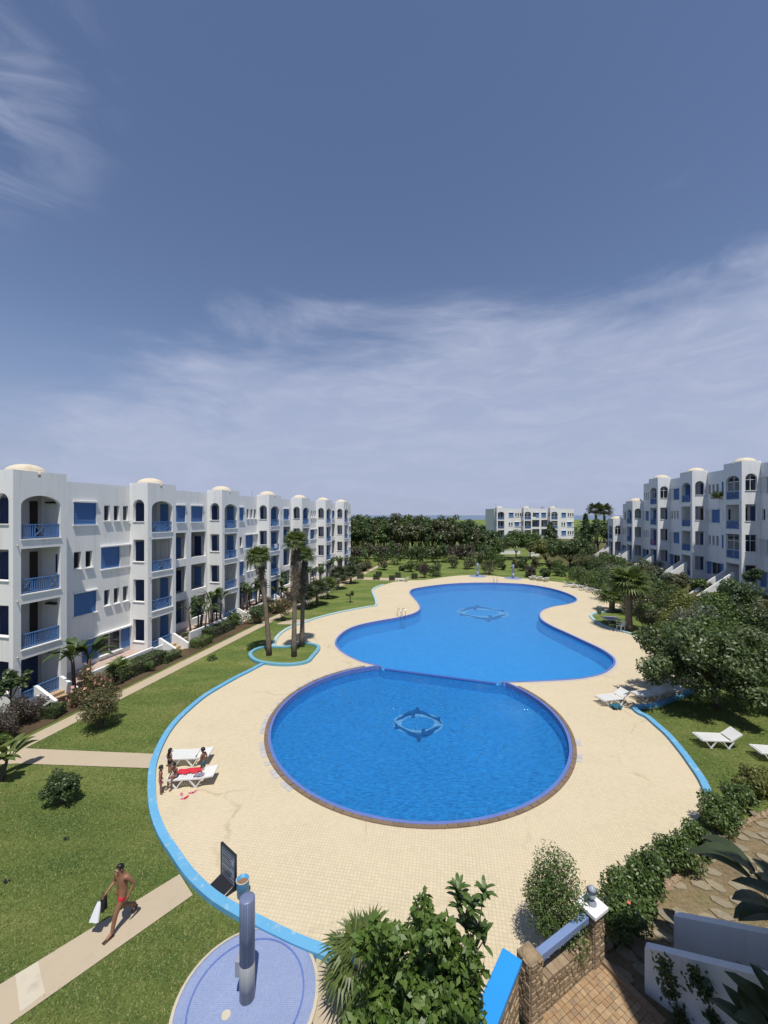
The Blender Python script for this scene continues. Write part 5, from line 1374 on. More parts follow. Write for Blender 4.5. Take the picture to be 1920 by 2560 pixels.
# big leafy shrub and fan palm at the bottom edge
def big_shrub(label, x, y, clumps, n, leaf, seed):
    rng = rngs(seed); t = thing('leafy_shrub', (x, y, 0), label, 'bush')
    P, N = crown_points(n, clumps, rng, 0.35)
    d = np.linalg.norm(P + np.array([x, y, -CAMH]), axis=1) - P[:, 2] * 0.2
    o = np.argsort(d); single, rest = o[:300], o[300:]
    f = link('foliage', fast_mesh('foliage', leaf_quads(P[rest], N[rest], leaf, 0.5, rng), 4), M['leaf_fresh'], t); tag(f, kind='stuff')
    protos = []
    for k in range(6):
        q_ = leaf_quads(np.zeros((1, 3)), np.array([[0, 0, 1.0]]), leaf * rng.uniform(.9, 1.2), 0.5, rng, 0); protos.append(fast_mesh('leaf', q_, 4))
    for i in single:
        me = protos[int(rng.integers(6))]; ob = link('leaf', me, M['leaf_fresh'], t); ob.location = P[i]
        ob.rotation_mode = 'QUATERNION'; ob.rotation_quaternion = Vector(N[i]).to_track_quat('Z', 'Y')
    mb = MB(); stems(mb, (0, 0, 0), clumps, rng, 0.03, 12); mb.build('stem', M['bark_grey'], t)
    return t
bx, by = 0.75, 6.95
c2 = lambda px, py, Y: tuple(at(px, py, Y) - Vector((bx, by, 0)))
cl = [(c2(1000, 2440, 6.9), .42), (c2(1080, 2400, 6.9), .45), (c2(1150, 2420, 7.0), .42), (c2(1060, 2500, 6.6), .48), (c2(1150, 2510, 6.7), .45), (c2(960, 2520, 6.7), .40), (c2(1000, 2600, 6.5), .5), (c2(1120, 2620, 6.5), .55),
      (c2(1050, 2330, 7.0), .30), (c2(1058, 2275, 7.0), .17), (c2(1110, 2335, 7.0), .22), (c2(1000, 2350, 7.0), .26), (c2(950, 2350, 7.0), .20), (c2(930, 2600, 6.6), .4), (c2(1060, 2245, 7.0), .09), (c2(940, 2440, 6.9), .2),
      (c2(890, 2570, 6.6), .3), (c2(1160, 2590, 6.7), .3)]
rr_ = random.Random(5)
for k in range(26):
    px, py = rr_.uniform(905, 1200), rr_.uniform(2300, 2540); cl.append((c2(px, py, 6.75 + rr_.uniform(-.35, .35)), rr_.uniform(.09, .18)))
cl = [(c_, r_ * (.86 if r_ > .25 else 1)) for c_, r_ in cl]
big_shrub('large fresh green shrub at the bottom edge left of the bright blue slab', bx, by, cl, 7600, 0.15, 320)
rng = rngs(5)
lo = at(1180, 2480, 7.15); t = thing('tall_shoot', (lo.x, lo.y, 0), 'tall dark shoot with rosettes of long leaves rising out of the large shrub', 'plant')
hubs = [at(1145, 2235, 7.2), at(1210, 2235, 7.2), at(1180, 2270, 7.15), at(1195, 2330, 7.15), at(1165, 2320, 7.2), at(1185, 2390, 7.15), at(1210, 2350, 7.2), at(1150, 2260, 7.2)]
mb = MB(); mb.tube([(0, 0, 0), (0, 0, 1.4), hubs[5] - lo.xy.to_3d(), hubs[2] - lo.xy.to_3d()], [.03, .028, .022, .012], 7)
for h_ in hubs: mb.tube([hubs[5] - lo.xy.to_3d(), h_ - lo.xy.to_3d()], [.014, .008], 5)
mb.build('stem', M['bark_grey'], t)
lm_ = paddle(0.26, 0.075, 0.9, 5).mesh('leaf', fix=False)
for h_ in hubs:
    for k in range(16):
        o = link('leaf', lm_, M['leaf_dark' if k % 3 else 'leaf_mid'], t); o.location = h_ - lo.xy.to_3d() + Vector((0, 0, rng.uniform(-.10, .10)))
        o.rotation_euler = (0, rng.uniform(0.1, 1.0), rng.random() * 6.283)
q = g(905, 2510); palm('fan palm with spiky dark lower leaves left of the large shrub', q.x, q.y, 0.95, 0.52, 0.42, 22, 330, 0.10, mat='frond_green', low=-0.75)
# dark shaded plants at the lower right corner
strelitzia('large dark banana-like plant in the shade at the right edge above the white stairs', 8.05, 7.55, 3.5, 6, 340, 0.4, 'frond_dark', z0=0.1, lf=1.2, nl=8)
strelitzia('dark banana-like plant in the bottom right corner in front of the white stairs', 6.05, 6.15, 1.9, 5, 341, 0.45, 'frond_dark', z0=0.1, lf=1.0, nl=7)
for i, (pts, lb) in enumerate([([(1705, 2560), (1690, 2500), (1668, 2450), (1660, 2410)], 'thin climbing vine on the near white stair wall, left one'), ([(1800, 2590), (1775, 2520), (1760, 2470), (1735, 2440)], 'bushier climbing vine on the near white stair wall, right one')]):
    rng = rngs(350 + i); W = [at(x, y, 0.1 + 7.70 - 0.25 * i - 0.0) for x, y in pts]
    b0 = Vector((W[0].x, W[0].y - .05, 0.1)); t = thing('vine', b0, lb, 'plant')
    MB().tube([(0, 0, 0)] + [w - b0 for w in W], [.012] * 5, 5).build('stem', M['bark_grey'], t)
    P_ = np.concatenate([rng.normal(size=(70, 3)) * 0.07 + np.array(W[k].lerp(W[min(k + 1, 3)], rng.random()) - b0) for k in (0, 0, 1, 1, 2, 3)])
    link('foliage', fast_mesh('foliage', leaf_quads(P_, unit(rng.normal(size=(len(P_), 3)) + np.array([0, -.6, .5])), 0.085, 0.6, rng), 4), M['leaf_dark'], t)

# ---------------------------------------------------------------- showers, sign, bin, pool fittings
def shower(label, p, r, hgt, mat_lo='shower_tile_grey', drain=True, group=None, rz=0.0):
    t = thing('pool_shower', p, label, 'shower', group, rz)
    MB().lathe([(r + 0.03, -0.06), (r + 0.03, 0.05), (r - 0.02, 0.06)], 48).build('base', M['shower_tile'], t)
    mb = MB()
    n = 48
    for k in range(n):
        a, b = 2 * math.pi * k / n, 2 * math.pi * (k + 1) / n
        q = [(math.cos(x) * rr_, math.sin(x) * rr_, z) for x, rr_, z in ((a, r + 0.10, 0), (b, r + 0.10, 0))]
        mb.poly([(math.cos(a) * (r + .032), math.sin(a) * (r + .032), 0.056), (math.cos(b) * (r + .032), math.sin(b) * (r + .032), 0.056), (math.cos(b) * (r + .10), math.sin(b) * (r + .10), 0.04), (math.cos(a) * (r + .10), math.sin(a) * (r + .10), 0.04)])
        mb.poly([(math.cos(a) * (r + .10), math.sin(a) * (r + .10), 0.04), (math.cos(b) * (r + .10), math.sin(b) * (r + .10), 0.04), (math.cos(b) * (r + .10), math.sin(b) * (r + .10), -0.06), (math.cos(a) * (r + .10), math.sin(a) * (r + .10), -0.06)])
    mb.build('rim', M['concrete_light'], t)
    mb = MB(); mb.lathe([(r - 0.20, 0.0605), (r - 0.20, 0.072), (r - 0.235, 0.072), (r - 0.235, 0.0605)], 48, (0, 0, 0), False); mb.build('groove_ring', M['rim_tile'], t)
    pr = 0.155
    MB().lathe([(pr, 0.061), (pr, hgt * 0.38)], 28).build('pillar_foot', M[mat_lo], t, True)
    MB().lathe([(pr, hgt * 0.38 + .001), (pr, hgt - 0.02), (pr - 0.02, hgt)], 28).build('pillar', M['post_tile' if drain else 'shower_tile'], t, True)
    MB().box(-pr - 0.07, -0.09, hgt * 0.26, -pr + 0.03, 0.09, hgt * 0.42).build('valve_box', M['notice_grey'], t, bevel=0.02)
    if drain: MB().lathe([(0.09, 0.061), (0.09, 0.068), (0.02, 0.066)], 16, (-0.32, -0.30, 0)).build('drain', M['concrete_light'], t)
    return t
shower('blue mosaic shower column on a round blue disc at the lower left of the deck', g(618, 2500), 1.36, 2.12, rz=0.0)
shower('slender pale shower column on the far edge of the deck, left of two', g(1194, 1441), 1.3, 2.2, 'shower_tile', False, 'far shower columns')
shower('slender pale shower column on the far edge of the deck, right of two', g(1283, 1446), 1.3, 2.2, 'shower_tile', False, 'far shower columns')

a, b = Vector((-4.51, 11.20, 0)), Vector((-3.93, 10.74, 0)); su = (b - a).normalized(); sn2 = Vector((su.y, -su.x, 0))
t = thing('notice_board', (a + b) / 2, 'black framed notice board with grey printed panel standing beside the blue bin', 'sign')
Mx = Matrix((su, -sn2, Vector((0, 0, 1)))).transposed().to_4x4()
Wd = 0.72
Mx = Mx @ Matrix.Translation((0, 0, -0.33))
mb = MB()
for q in ((-Wd / 2, -Wd / 2 + .035, .36, 1.28), (Wd / 2 - .035, Wd / 2, .36, 1.28), (-Wd / 2 + .035, Wd / 2 - .035, .36, .395), (-Wd / 2 + .035, Wd / 2 - .035, 1.245, 1.28)): mb.box(q[0], -0.03, q[2], q[1], 0.03, q[3], Mx)
mb.build('frame', M['black_plastic'], t)
MB().box(-Wd / 2 + .036, -0.015, .396, Wd / 2 - .036, 0.015, 1.244, Mx).build('panel', M['notice_grey'], t)
for i, zz in enumerate((1.17, 1.10, 1.03, 0.98, 0.86, 0.80, 0.70, 0.64, 0.56, 0.50)):
    MB().box(-0.28, -0.019, zz - .011, 0.28 - (0.18 if i % 3 == 2 else 0.04 * (i % 4)), -0.0155, zz + .011, Mx).build('text_line', M['black_plastic'], t)
for zz in (0.92, 0.60): MB().box(-0.31, -0.019, zz - .006, 0.31, -0.0155, zz + .006, Mx).build('divider_line', M['black_plastic'], t)
Mx = Mx @ Matrix.Translation((0, 0, 0.33))
mb = MB(); mb.v += [tuple(Mx @ Vector(p)) for p in ((-.36, -.36, 0), (.32, -.36, 0), (.36, .05, 0), (-.36, .05, 0), (-.32, -.32, .05), (.28, -.32, .05), (.32, -.035, .14), (-.32, -.035, .14))]
mb.f += [(0, 3, 2, 1), (4, 5, 6, 7), (0, 1, 5, 4), (1, 2, 6, 5), (2, 3, 7, 6), (3, 0, 4, 7)]; mb.build('foot', M['black_plastic'], t, bevel=0.02)

q = g(607, 2238); t = thing('litter_bin', q, 'round sky blue litter bin with rusty inside behind the shower column', 'bin')
MB().lathe([(.145, 0), (.165, .40), (.170, .43), (.155, .43), (.145, .33)], 22).build('drum', M['bin_blue'], t, True)
MB().lathe([(.144, .335), (.10, .355), (.02, .345)], 18).build('litter', M['bin_rust'], t)
MB().lathe([(.173, .415), (.176, .432), (.171, .442), (.156, .436)], 22, (0, 0, 0), False).build('rim', M['concrete_light'], t, True)

def ladder(label, p, ang):
    t = thing('pool_ladder', p, label, 'ladder', 'pool ladders', ang)
    for sx in (-.25, .25):
        MB().tube([(sx, .55, 0), (sx, .55, .55), (sx, .45, .74), (sx, .25, .80), (sx, .05, .72), (sx, -.06, .5), (sx, -.08, -.9)], .024, 8).build('rail', M['metal_steel'], t, True)
    for k in range(3): MB().box(-.25, -.13, -.25 - k * .28, .25, -.05, -.21 - k * .28).build('step', M['metal_steel'], t)
ladder('steel pool ladder on the left bank of the far pool', g(1007, 1543), R(28))
ladder('steel pool ladder at the far end of the pool', g(1240, 1457), R(0))

# dolphins laid in the pool floor
def dolphin(name, cx, cy, sc, flip, mat, z, parent=None):
    body = [(-1.0, .02), (-.86, .10), (-.72, .12), (-.55, .24), (-.3, .33), (-.08, .35), (.0, .52), (.10, .54), (.14, .34), (.4, .25), (.62, .10), (.80, .10), (1.0, .22), (.94, .02), (1.02, -.20), (.80, -.08), (.62, -.04), (.4, .04), (.16, .10), (-.1, .12), (-.14, -.08), (-.28, -.14), (-.30, .06), (-.5, .0), (-.66, -.04), (-.82, -.04)]
    pts = []
    for x, y in body:
        yy = y * 1.55 + 0.34 - 0.45 * x * x                              # arch the back along the ring
        pts.append(Vector((cx + x * sc * flip, cy + yy * sc * flip, 0)))
    return tag(sheet(name, [pts], z, M[mat], parent), kind='structure')
def emblem(c, sc, fz):
    ring = [Vector((c.x + math.cos(t_) * sc * 1.12, c.y + math.sin(t_) * sc * .98, 0)) for t_ in [k * math.pi / 24 for k in range(48)]]
    hole = [Vector((c.x + math.cos(t_) * sc * .74 + .05 * sc * math.sin(3 * t_), c.y + math.sin(t_) * sc * .60, 0)) for t_ in [k * math.pi / 24 for k in range(48)]]
    r_ = tag(sheet('pool_emblem', [ring, hole], fz + 0.004, M['emblem_white']), kind='structure')
    dolphin('dolphin_mosaic', c.x + .04 * sc, c.y + .30 * sc, sc * 1.05, 1, 'emblem_navy', fz + 0.009)
    dolphin('dolphin_mosaic', c.x - .04 * sc, c.y - .30 * sc, sc * 1.05, -1, 'emblem_navy', fz + 0.009)
emblem(g(1045, 1808, NEAR_Z), 1.15, NEAR_Z)
emblem(g(1206, 1532, FLOOR_Z), 2.6, FLOOR_Z)

# ---------------------------------------------------------------- sunbeds, chairs, parasol
def sunbed(label, p, rz, back=32, group='white sunbeds', L=1.48):
    t = thing('sunbed', p, label, 'sunbed', group, R(rz))
    W_, H_ = 0.62, 0.33; xb = L * 0.30
    mb = MB()
    for y in (-W_ / 2, W_ / 2): mb.bar((-L / 2, y, H_), (xb, y, H_), 0.05, 0.05)
    mb.bar((-L / 2, -W_ / 2, H_), (-L / 2, W_ / 2, H_), 0.05, 0.05)
    n = 11
    for k in range(n):
        x = -L / 2 + 0.08 + (xb + L / 2 - 0.1) * k / n; mb.box(x, -W_ / 2 + .02, H_ - .012, x + 0.082, W_ / 2 - .02, H_ + .012)
    mb.build('seat', M['white_plastic'], t)
    mb = MB(); bl = L * 0.36; c, s_ = math.cos(R(back)), math.sin(R(back))
    B_ = Matrix(((c, 0, -s_, xb), (0, 1, 0, 0), (s_, 0, c, H_), (0, 0, 0, 1)))
    for y in (-W_ / 2, W_ / 2): mb.box(0, y - .025, -.025, bl, y + .025, .025, B_)
    mb.box(bl - .05, -W_ / 2, -.02, bl + .01, W_ / 2, .02, B_)
    for k in range(6): mb.box(.04 + k * bl / 6.6, -W_ / 2 + .02, -.012, .04 + k * bl / 6.6 + .075, W_ / 2 - .02, .012, B_)
    mb.build('backrest', M['white_plastic'], t)
    for x in (-L * .26, L * .22):
        for y in (-W_ / 2, W_ / 2):
            mb = MB(); mb.bar((x - .22, y, H_ - .02), (x, y, .02), .045, .04); mb.bar((x, y, .02), (x + .22, y, H_ - .02), .045, .04); mb.bar((x - .06, y, .015), (x + .06, y, .015), .05, .03)
            mb.build('leg', M['white_plastic'], t)
    return t
k1, k2 = g(468, 1906), g(474, 1957)
sunbed('white plastic sunbed behind the red towel, farther of the two by the children', k1, 4, 8, L=1.42)
sunbed('white plastic sunbed under the red towel, nearer of the two by the children', k2, 6, 8, L=1.42)
sunbed('white sunbed with a raised back in full sun on the right part of the deck', g(1528, 1758), 12, 34)
sunbed('white sunbed in the tree shade, next to the sunlit one on the right deck', g(1618, 1748), 10, 20)
sunbed('white sunbed deepest in the tree shade on the right deck', g(1672, 1738), 8, 20)
sunbed('white sunbed with a raised back alone on the shaded lawn under the broad tree', g(1788, 1862), -4, 36)
sunbed('white sunbed cut off by the right edge below the lone lawn sunbed', g(1938, 1896), -8, 10)
sunbed('lone white sunbed on the far left corner of the deck', g(1005, 1453), -25, 40, L=1.7)
for i, (x, y, rz, lb) in enumerate([(1330, 1449, -95, 'leftmost of three white sunbeds at the far end of the pool'), (1346, 1451, -95, 'middle of three white sunbeds at the far end of the pool'), (1362, 1453, -92, 'rightmost of three white sunbeds at the far end, beside the dark bush'),
                                    (1428, 1467, 170, 'first sunbed of the row under the folded parasol, farthest left'), (1450, 1470, 172, 'second sunbed of the row just below the folded parasol'), (1469, 1476, 172, 'third sunbed of the row right of the folded parasol'), (1488, 1481, 172, 'last sunbed of the row nearest the small bright palm')]):
    sunbed(lb, g(x, y), rz, 40, 'sunbeds at the far end of the pool', 1.7)
sunbed('sunbed covered by a mauve towel under the small bright palm', g(1528, 1556), 175, 20)
q = g(1530, 1553); t = thing('towel', q + Vector((0.0, 0, 0.36)), 'mauve towel spread on the sunbed under the small bright palm', 'towel'); MB().box(-.70, -.33, 0, .4, .33, .03).build('cloth', M['purple_grey'], t)
def cloth(name, label, p, L, W_, mat, rz, seed, cat='towel', amp=0.03):
    rng = rngs(seed); mb = MB(); n, m_ = 14, 8
    for i in range(n + 1):
        for k in range(m_ + 1):
            x, y = (i / n - .5) * L, (k / m_ - .5) * W_
            mb.v.append((x + rng.normal() * .01, y * (1 - .25 * math.sin(i * .6) ** 2) + rng.normal() * .012, 0.015 + amp * (math.sin(i * 1.1 + k * .7) + 1) * .6 + rng.random() * amp * .5))
    for i in range(n):
        for k in range(m_): mb.f.append((i * (m_ + 1) + k, (i + 1) * (m_ + 1) + k, (i + 1) * (m_ + 1) + k + 1, i * (m_ + 1) + k + 1))
    o = mb.build(name, M[mat], None, True); o.location = p; o.rotation_euler = (0, 0, R(rz)); tag(o, label, cat); return o
cloth('towel', 'crumpled red towel lying on the nearer of the two sunbeds by the children', k2 + Vector((-.05, .12, .345)), 0.85, 0.38, 'red_cloth', 12, 1)
cloth('towel', 'small mauve cloth at the right end of the nearer sunbed by the children', k2 + Vector((.42, -.12, .345)), 0.34, 0.24, 'purple_grey', 5, 2)
q = g(1541, 1772); cloth('towel', 'dark blue towel hanging down beside the sunlit sunbed on the right deck', q + Vector((0, 0, .03)), 0.5, 0.45, 'teal_cloth', 10, 3, amp=0.12)
for i, ((x, y), c) in enumerate([((478, 1983), 'pink_cloth'), ((486, 1980), 'pink_cloth'), ((454, 1986), 'pink_cloth'), ((459, 1997), 'pink_cloth'), ((466, 1994), 'red_cloth')]):
    o = MB().lathe([(.055, 0), (.06, .012), (.05, .022)], 10); o.v = [(a_ * 1.9, b_ * .8, c_) for a_, b_, c_ in o.v]; ob = o.build('flip_flop', M[c]); ob.location = g(x, y) + Vector((0, 0, .002)); ob.rotation_euler = (0, 0, i * 1.1)
    tag(ob, ['pink sandal farthest right on the paving in front of the children', 'pink sandal touching its pair right of the children', 'pink sandal nearest the seated child', 'pink sandal lowest on the paving in front of the sunbeds', 'reddish sandal beside the lowest pink one'][i], 'sandal', 'sandals on the paving')
q = g(1552, 1577); t = thing('plastic_chair', q, 'white plastic armchair at the foot of the stout palm', 'chair', None, R(200))
for x in (-.22, .22):
    for y in (-.22, .22): MB().bar((x, y, 0), (x * .9, y * .9, .43), .05).build('leg', M['white_plastic'], t)
MB().box(-.25, -.25, .43, .25, .25, .46).build('seat', M['white_plastic'], t); mb = MB()
for k in range(5): mb.bar((-.2 + k * .1, .24, .46), (-.2 + k * .1, .30, .86), .05, .02)
mb.bar((-.24, .30, .87), (.24, .30, .87), .05, .06); mb.build('backrest', M['white_plastic'], t)
for x in (-.26, .26): MB().bar((x, -.22, .64), (x, .28, .66), .05, .03).build('armrest', M['white_plastic'], t)
q = g(1498, 1534); t = thing('litter_bin', q, 'small grey green litter bin on the deck left of the small bright palm', 'bin'); MB().lathe([(.2, 0), (.24, .7), (.22, .7), (.2, .6)], 14).build('drum', M['bin_green'], t); MB().lathe([(.245, .68), (.25, .74), (.24, .75)], 14, (0, 0, 0), False).build('rim', M['notice_grey'], t)
q = g(1462, 1461); t = thing('parasol', q, 'folded beige parasol standing over the row of far sunbeds', 'parasol'); MB().tube([(0, 0, 0), (0, 0, 2.3)], .03, 8).build('pole', M['white_frame'], t)
mb = MB(); mb.lathe([(.42, .55), (.48, .62), (.30, 1.2), (.14, 1.9), (.03, 2.25)], 14); mb.v = [(x * (1 + .18 * math.sin(8 * math.atan2(y, x))), y * (1 + .18 * math.sin(8 * math.atan2(y, x))), z) for x, y, z in mb.v]; mb.build('canopy', M['beige_cloth'], t)
MB().lathe([(.26, 0), (.26, .06), (.05, .1)], 14).build('foot', M['white_frame'], t)
for i, ((x, y), lb) in enumerate([((166, 2097), 'small black clump lying on the near left lawn below the round bush'), ((18, 2205), 'small black clump lying on the lawn at the left edge')]):
    mb = MB(); rng = rngs(60 + i)
    for k in range(7):
        a_ = rng.random() * 6.28; mb.poly([(0, 0, .03), (math.cos(a_) * .09, math.sin(a_) * .06, .02 + rng.random() * .05), (math.cos(a_ + .7) * .10, math.sin(a_ + .7) * .06, .015)])
    o = mb.build('fallen_leaf', M['black_cloth']); o.location = g(x, y); tag(o, lb, 'leaf')

# ---------------------------------------------------------------- people
def skin_mesh(name, nodes, edges, root=0, sub=2):
    """continuous surface grown round a skeleton: nodes = [(position, rx, ry)]"""
    me = bpy.data.meshes.new(name + '_skeleton'); me.from_pydata([tuple(p) for p, a_, b_ in nodes], edges, [])
    o = bpy.data.objects.new(name + '_skeleton', me); COL.objects.link(o)
    md = o.modifiers.new('skin', 'SKIN'); md.use_smooth_shade = True
    for i, v_ in enumerate(me.skin_vertices[0].data): v_.radius = (nodes[i][1], nodes[i][2]); v_.use_root = (i == root)
    sm = o.modifiers.new('sub', 'SUBSURF'); sm.levels = sub; sm.render_levels = sub
    dg = bpy.context.evaluated_depsgraph_get(); dg.update()
    res = bpy.data.meshes.new_from_object(o.evaluated_get(dg)); res.name = name
    bpy.data.objects.remove(o); bpy.data.meshes.remove(me)
    res.materials.clear(); res.shade_smooth()
    return res
def person(label, p, rz, pose, h, skin, wear, hair='short', headscale=1.0, girth=1.0, top=None, sub=2):
    k = h / 1.74
    J = dict(pelvis=(0, 0, .93), waist=(0, .01, 1.08), chest=(0, .02, 1.27), neck=(0, .03, 1.45), head=(0, .05, 1.58), crown=(0, .04, 1.68),
             shl=(-.17, .01, 1.39), ell=(-.24, -.03, 1.12), wrl=(-.25, .08, .88), shr=(.17, .01, 1.39), elr=(.24, -.03, 1.12), wrr=(.25, .08, .88),
             hil=(-.09, 0, .87), knl=(-.10, .03, .48), anl=(-.10, 0, .09), tol=(-.11, .15, .03), hir=(.09, 0, .87), knr=(.10, .03, .48), anr=(.10, 0, .09), tor=(.11, .15, .03))
    J.update(pose)
    J = {a_: Vector(b_) * k for a_, b_ in J.items()}
    g_ = girth * k
    rad = dict(pelvis=(.135, .105), waist=(.12, .09), chest=(.15, .105), neck=(.052, .052), head=(.078 * headscale, .09 * headscale), crown=(.06 * headscale, .07 * headscale), shl=(.062, .062), ell=(.042, .042), wrl=(.029, .026), shr=(.062, .062), elr=(.042, .042), wrr=(.029, .026),
               hil=(.092, .092), knl=(.060, .060), anl=(.041, .041), tol=(.038, .028), hir=(.092, .092), knr=(.060, .060), anr=(.041, .041), tor=(.038, .028))
    names = list(J); idx = {n_: i for i, n_ in enumerate(names)}
    nodes = [(J[n_], rad[n_][0] * g_, rad[n_][1] * g_) for n_ in names]
    E_ = [('pelvis', 'waist'), ('waist', 'chest'), ('chest', 'neck'), ('neck', 'head'), ('head', 'crown'), ('chest', 'shl'), ('shl', 'ell'), ('ell', 'wrl'), ('chest', 'shr'), ('shr', 'elr'), ('elr', 'wrr'),
          ('pelvis', 'hil'), ('hil', 'knl'), ('knl', 'anl'), ('anl', 'tol'), ('pelvis', 'hir'), ('hir', 'knr'), ('knr', 'anr'), ('anr', 'tor')]
    edges = [(idx[a_], idx[b_]) for a_, b_ in E_]
    for sd_, s1 in (('l', -1), ('r', 1)):                      # palms, four fingers and a thumb
        w_, e_ = J['wr' + sd_], J['el' + sd_]; d = (w_ - e_).normalized(); fw = Vector((0, 1, 0)); sdv = d.cross(Vector((s1, 0, 0))); sdv = sdv.normalized() if sdv.length > .1 else fw
        palm_ = w_ + d * .065 * k; nodes.append((palm_, .036 * k, .018 * k)); pi = len(nodes) - 1; edges.append((idx['wr' + sd_], pi))
        for f_, (o_, L_) in enumerate(((-.030, .068), (-.010, .078), (.010, .074), (.029, .058))):
            a_ = palm_ + d * .028 * k + sdv * o_ * k; b_ = a_ + d * L_ * .55 * k; c_ = b_ + (d * .8 + Vector((-s1, 0, 0)) * .6).normalized() * L_ * .45 * k
            n0 = len(nodes); nodes += [(a_, .0095 * k, .0095 * k), (b_, .0085 * k, .0085 * k), (c_, .007 * k, .007 * k)]; edges += [(pi, n0), (n0, n0 + 1), (n0 + 1, n0 + 2)]
        a_ = palm_ + sdv * -.040 * k; b_ = a_ + (d * .7 - sdv * .6).normalized() * .05 * k; n0 = len(nodes); nodes += [(a_, .011 * k, .011 * k), (b_, .008 * k, .008 * k)]; edges += [(pi, n0), (n0, n0 + 1)]
    hd, fwd = J['head'], Vector((0, 1, 0))
    nz = hd + Vector((0, .095 * headscale, -.01)) * k; nodes.append((nz, .014 * k, .016 * k)); edges.append((idx['head'], len(nodes) - 1))
    t = thing('person', p, label, 'person', None, rz)
    link('body', skin_mesh('body', nodes, edges, 0, sub), M[skin], t)
    hs = headscale * k
    for sx in (-1, 1):
        MB().lathe([(.004, -.012), (.011, -.006), (.012, .004), (.004, .012)], 8).build('eye', M['white_cloth'], t).location = hd + Vector((sx * .032 * hs, .084 * hs, .02 * hs))
        MB().lathe([(.01, -.03), (.018, -.01), (.02, .015), (.008, .03)], 8).build('ear', M[skin], t).location = hd + Vector((sx * .086 * hs, -.005, .0))
    MB().box(-.022, -.004, -.004, .022, .004, .004).build('mouth', M['pink_cloth'], t).location = hd + Vector((0, .086 * hs, -.045 * hs))
    mb = MB(); n_, m_ = 14, 7
    for i in range(m_ + 1):
        e = R(-25) + (math.pi / 2 + R(25)) * i / m_
        for q_ in range(n_):
            a_ = 2 * math.pi * q_ / n_; front = max(0, math.sin(a_)); ee = max(e, R(38) * front) if i == 0 else (e + (R(90) - e) * 0.45 * front if e < R(40) else e)
            mb.v.append((math.cos(a_) * math.cos(ee) * .096 * hs, math.sin(a_) * math.cos(ee) * .108 * hs - .008 * hs, math.sin(ee) * .118 * hs + .022 * hs))
    for i in range(m_):
        for q_ in range(n_): q2 = (q_ + 1) % n_; mb.f.append((i * n_ + q_, i * n_ + q2, (i + 1) * n_ + q2, (i + 1) * n_ + q_))
    o = mb.build('hair', M['hair_black'], t, True); o.location = hd
    if hair == 'long':
        link('hair', skin_mesh('hair', [(hd + Vector((0, -.05, .05)) * k, .085 * hs, .06 * hs), (hd + Vector((0, -.11, -.10)) * k, .075 * hs, .045 * hs), (hd + Vector((0, -.13, -.26)) * k, .06 * hs, .035 * hs), (hd + Vector((0, -.13, -.40)) * k, .03 * hs, .02 * hs)], [(0, 1), (1, 2), (2, 3)], 0, 1), M['hair_black'], t)
    th = lambda s1: J['hi' + s1].lerp(J['kn' + s1], .50)
    link('shorts', skin_mesh('shorts', [(J['pelvis'] + Vector((0, 0, .02)) * k, .150 * g_, .122 * g_), (J['waist'] - Vector((0, 0, .04)) * k, .137 * g_, .108 * g_), (J['hil'], .108 * g_, .108 * g_), (th('l'), .098 * g_, .098 * g_), (J['hir'], .108 * g_, .108 * g_), (th('r'), .098 * g_, .098 * g_)], [(0, 1), (0, 2), (2, 3), (0, 4), (4, 5)], 0, 1), M[wear], t)
    if top: link('swim_top', skin_mesh('swim_top', [(J['waist'], .135 * g_, .104 * g_), (J['waist'].lerp(J['chest'], .5), .145 * g_, .112 * g_), (J['chest'] + Vector((0, 0, .01)) * k, .158 * g_, .116 * g_), (J['chest'].lerp(J['neck'], .3), .115 * g_, .09 * g_)], [(0, 1), (1, 2), (2, 3)], 0, 1), M[top], t)
    return t, J
ff, bf = Vector((-6.66, 9.51, 0)), Vector((-6.34, 10.08, 0))
hd_ = (ff - bf).normalized(); mrz = math.atan2(-hd_.x, hd_.y)
walk = dict(hil=(-.09, .03, .87), knl=(-.10, .24, .50), anl=(-.10, .33, .09), tol=(-.11, .49, .04), hir=(.09, -.02, .87), knr=(.10, -.02, .47), anr=(.09, -.40, .20), tor=(.09, -.34, .05),
            shl=(-.18, -.02, 1.39), ell=(-.26, -.16, 1.13), wrl=(-.25, -.02, .90), shr=(.18, .05, 1.39), elr=(.27, .06, 1.12), wrr=(.24, .28, 1.00), head=(.01, .07, 1.57), crown=(.01, .07, 1.67))
mp_ = (ff + bf) / 2; man, J = person('man in red swim shorts walking along the lower path carrying a black and white towel', Vector((mp_.x + .10, mp_.y + .10, -0.012)), mrz, walk, 1.54, 'skin_tan', 'red_cloth', girth=1.13, sub=2)
for nm in ('l', 'r'):
    mb = MB(); a_, b_ = J['an' + nm], J['to' + nm]; d = (b_ - Vector((a_.x, a_.y, b_.z + (a_.z - b_.z) * .4))); mb.bar(Vector((a_.x, a_.y, a_.z - .07)) - d.normalized() * .04, b_ + d.normalized() * .06 - Vector((0, 0, .025)), .095, .025); mb.build('sandal', M['sole_brown'], man)
hr = man.matrix_basis @ J['wrr'] if False else (Matrix.Translation(man.location) @ Matrix.Rotation(mrz, 4, 'Z')) @ (J['wrr'] + Vector((.02, .04, -.06)))
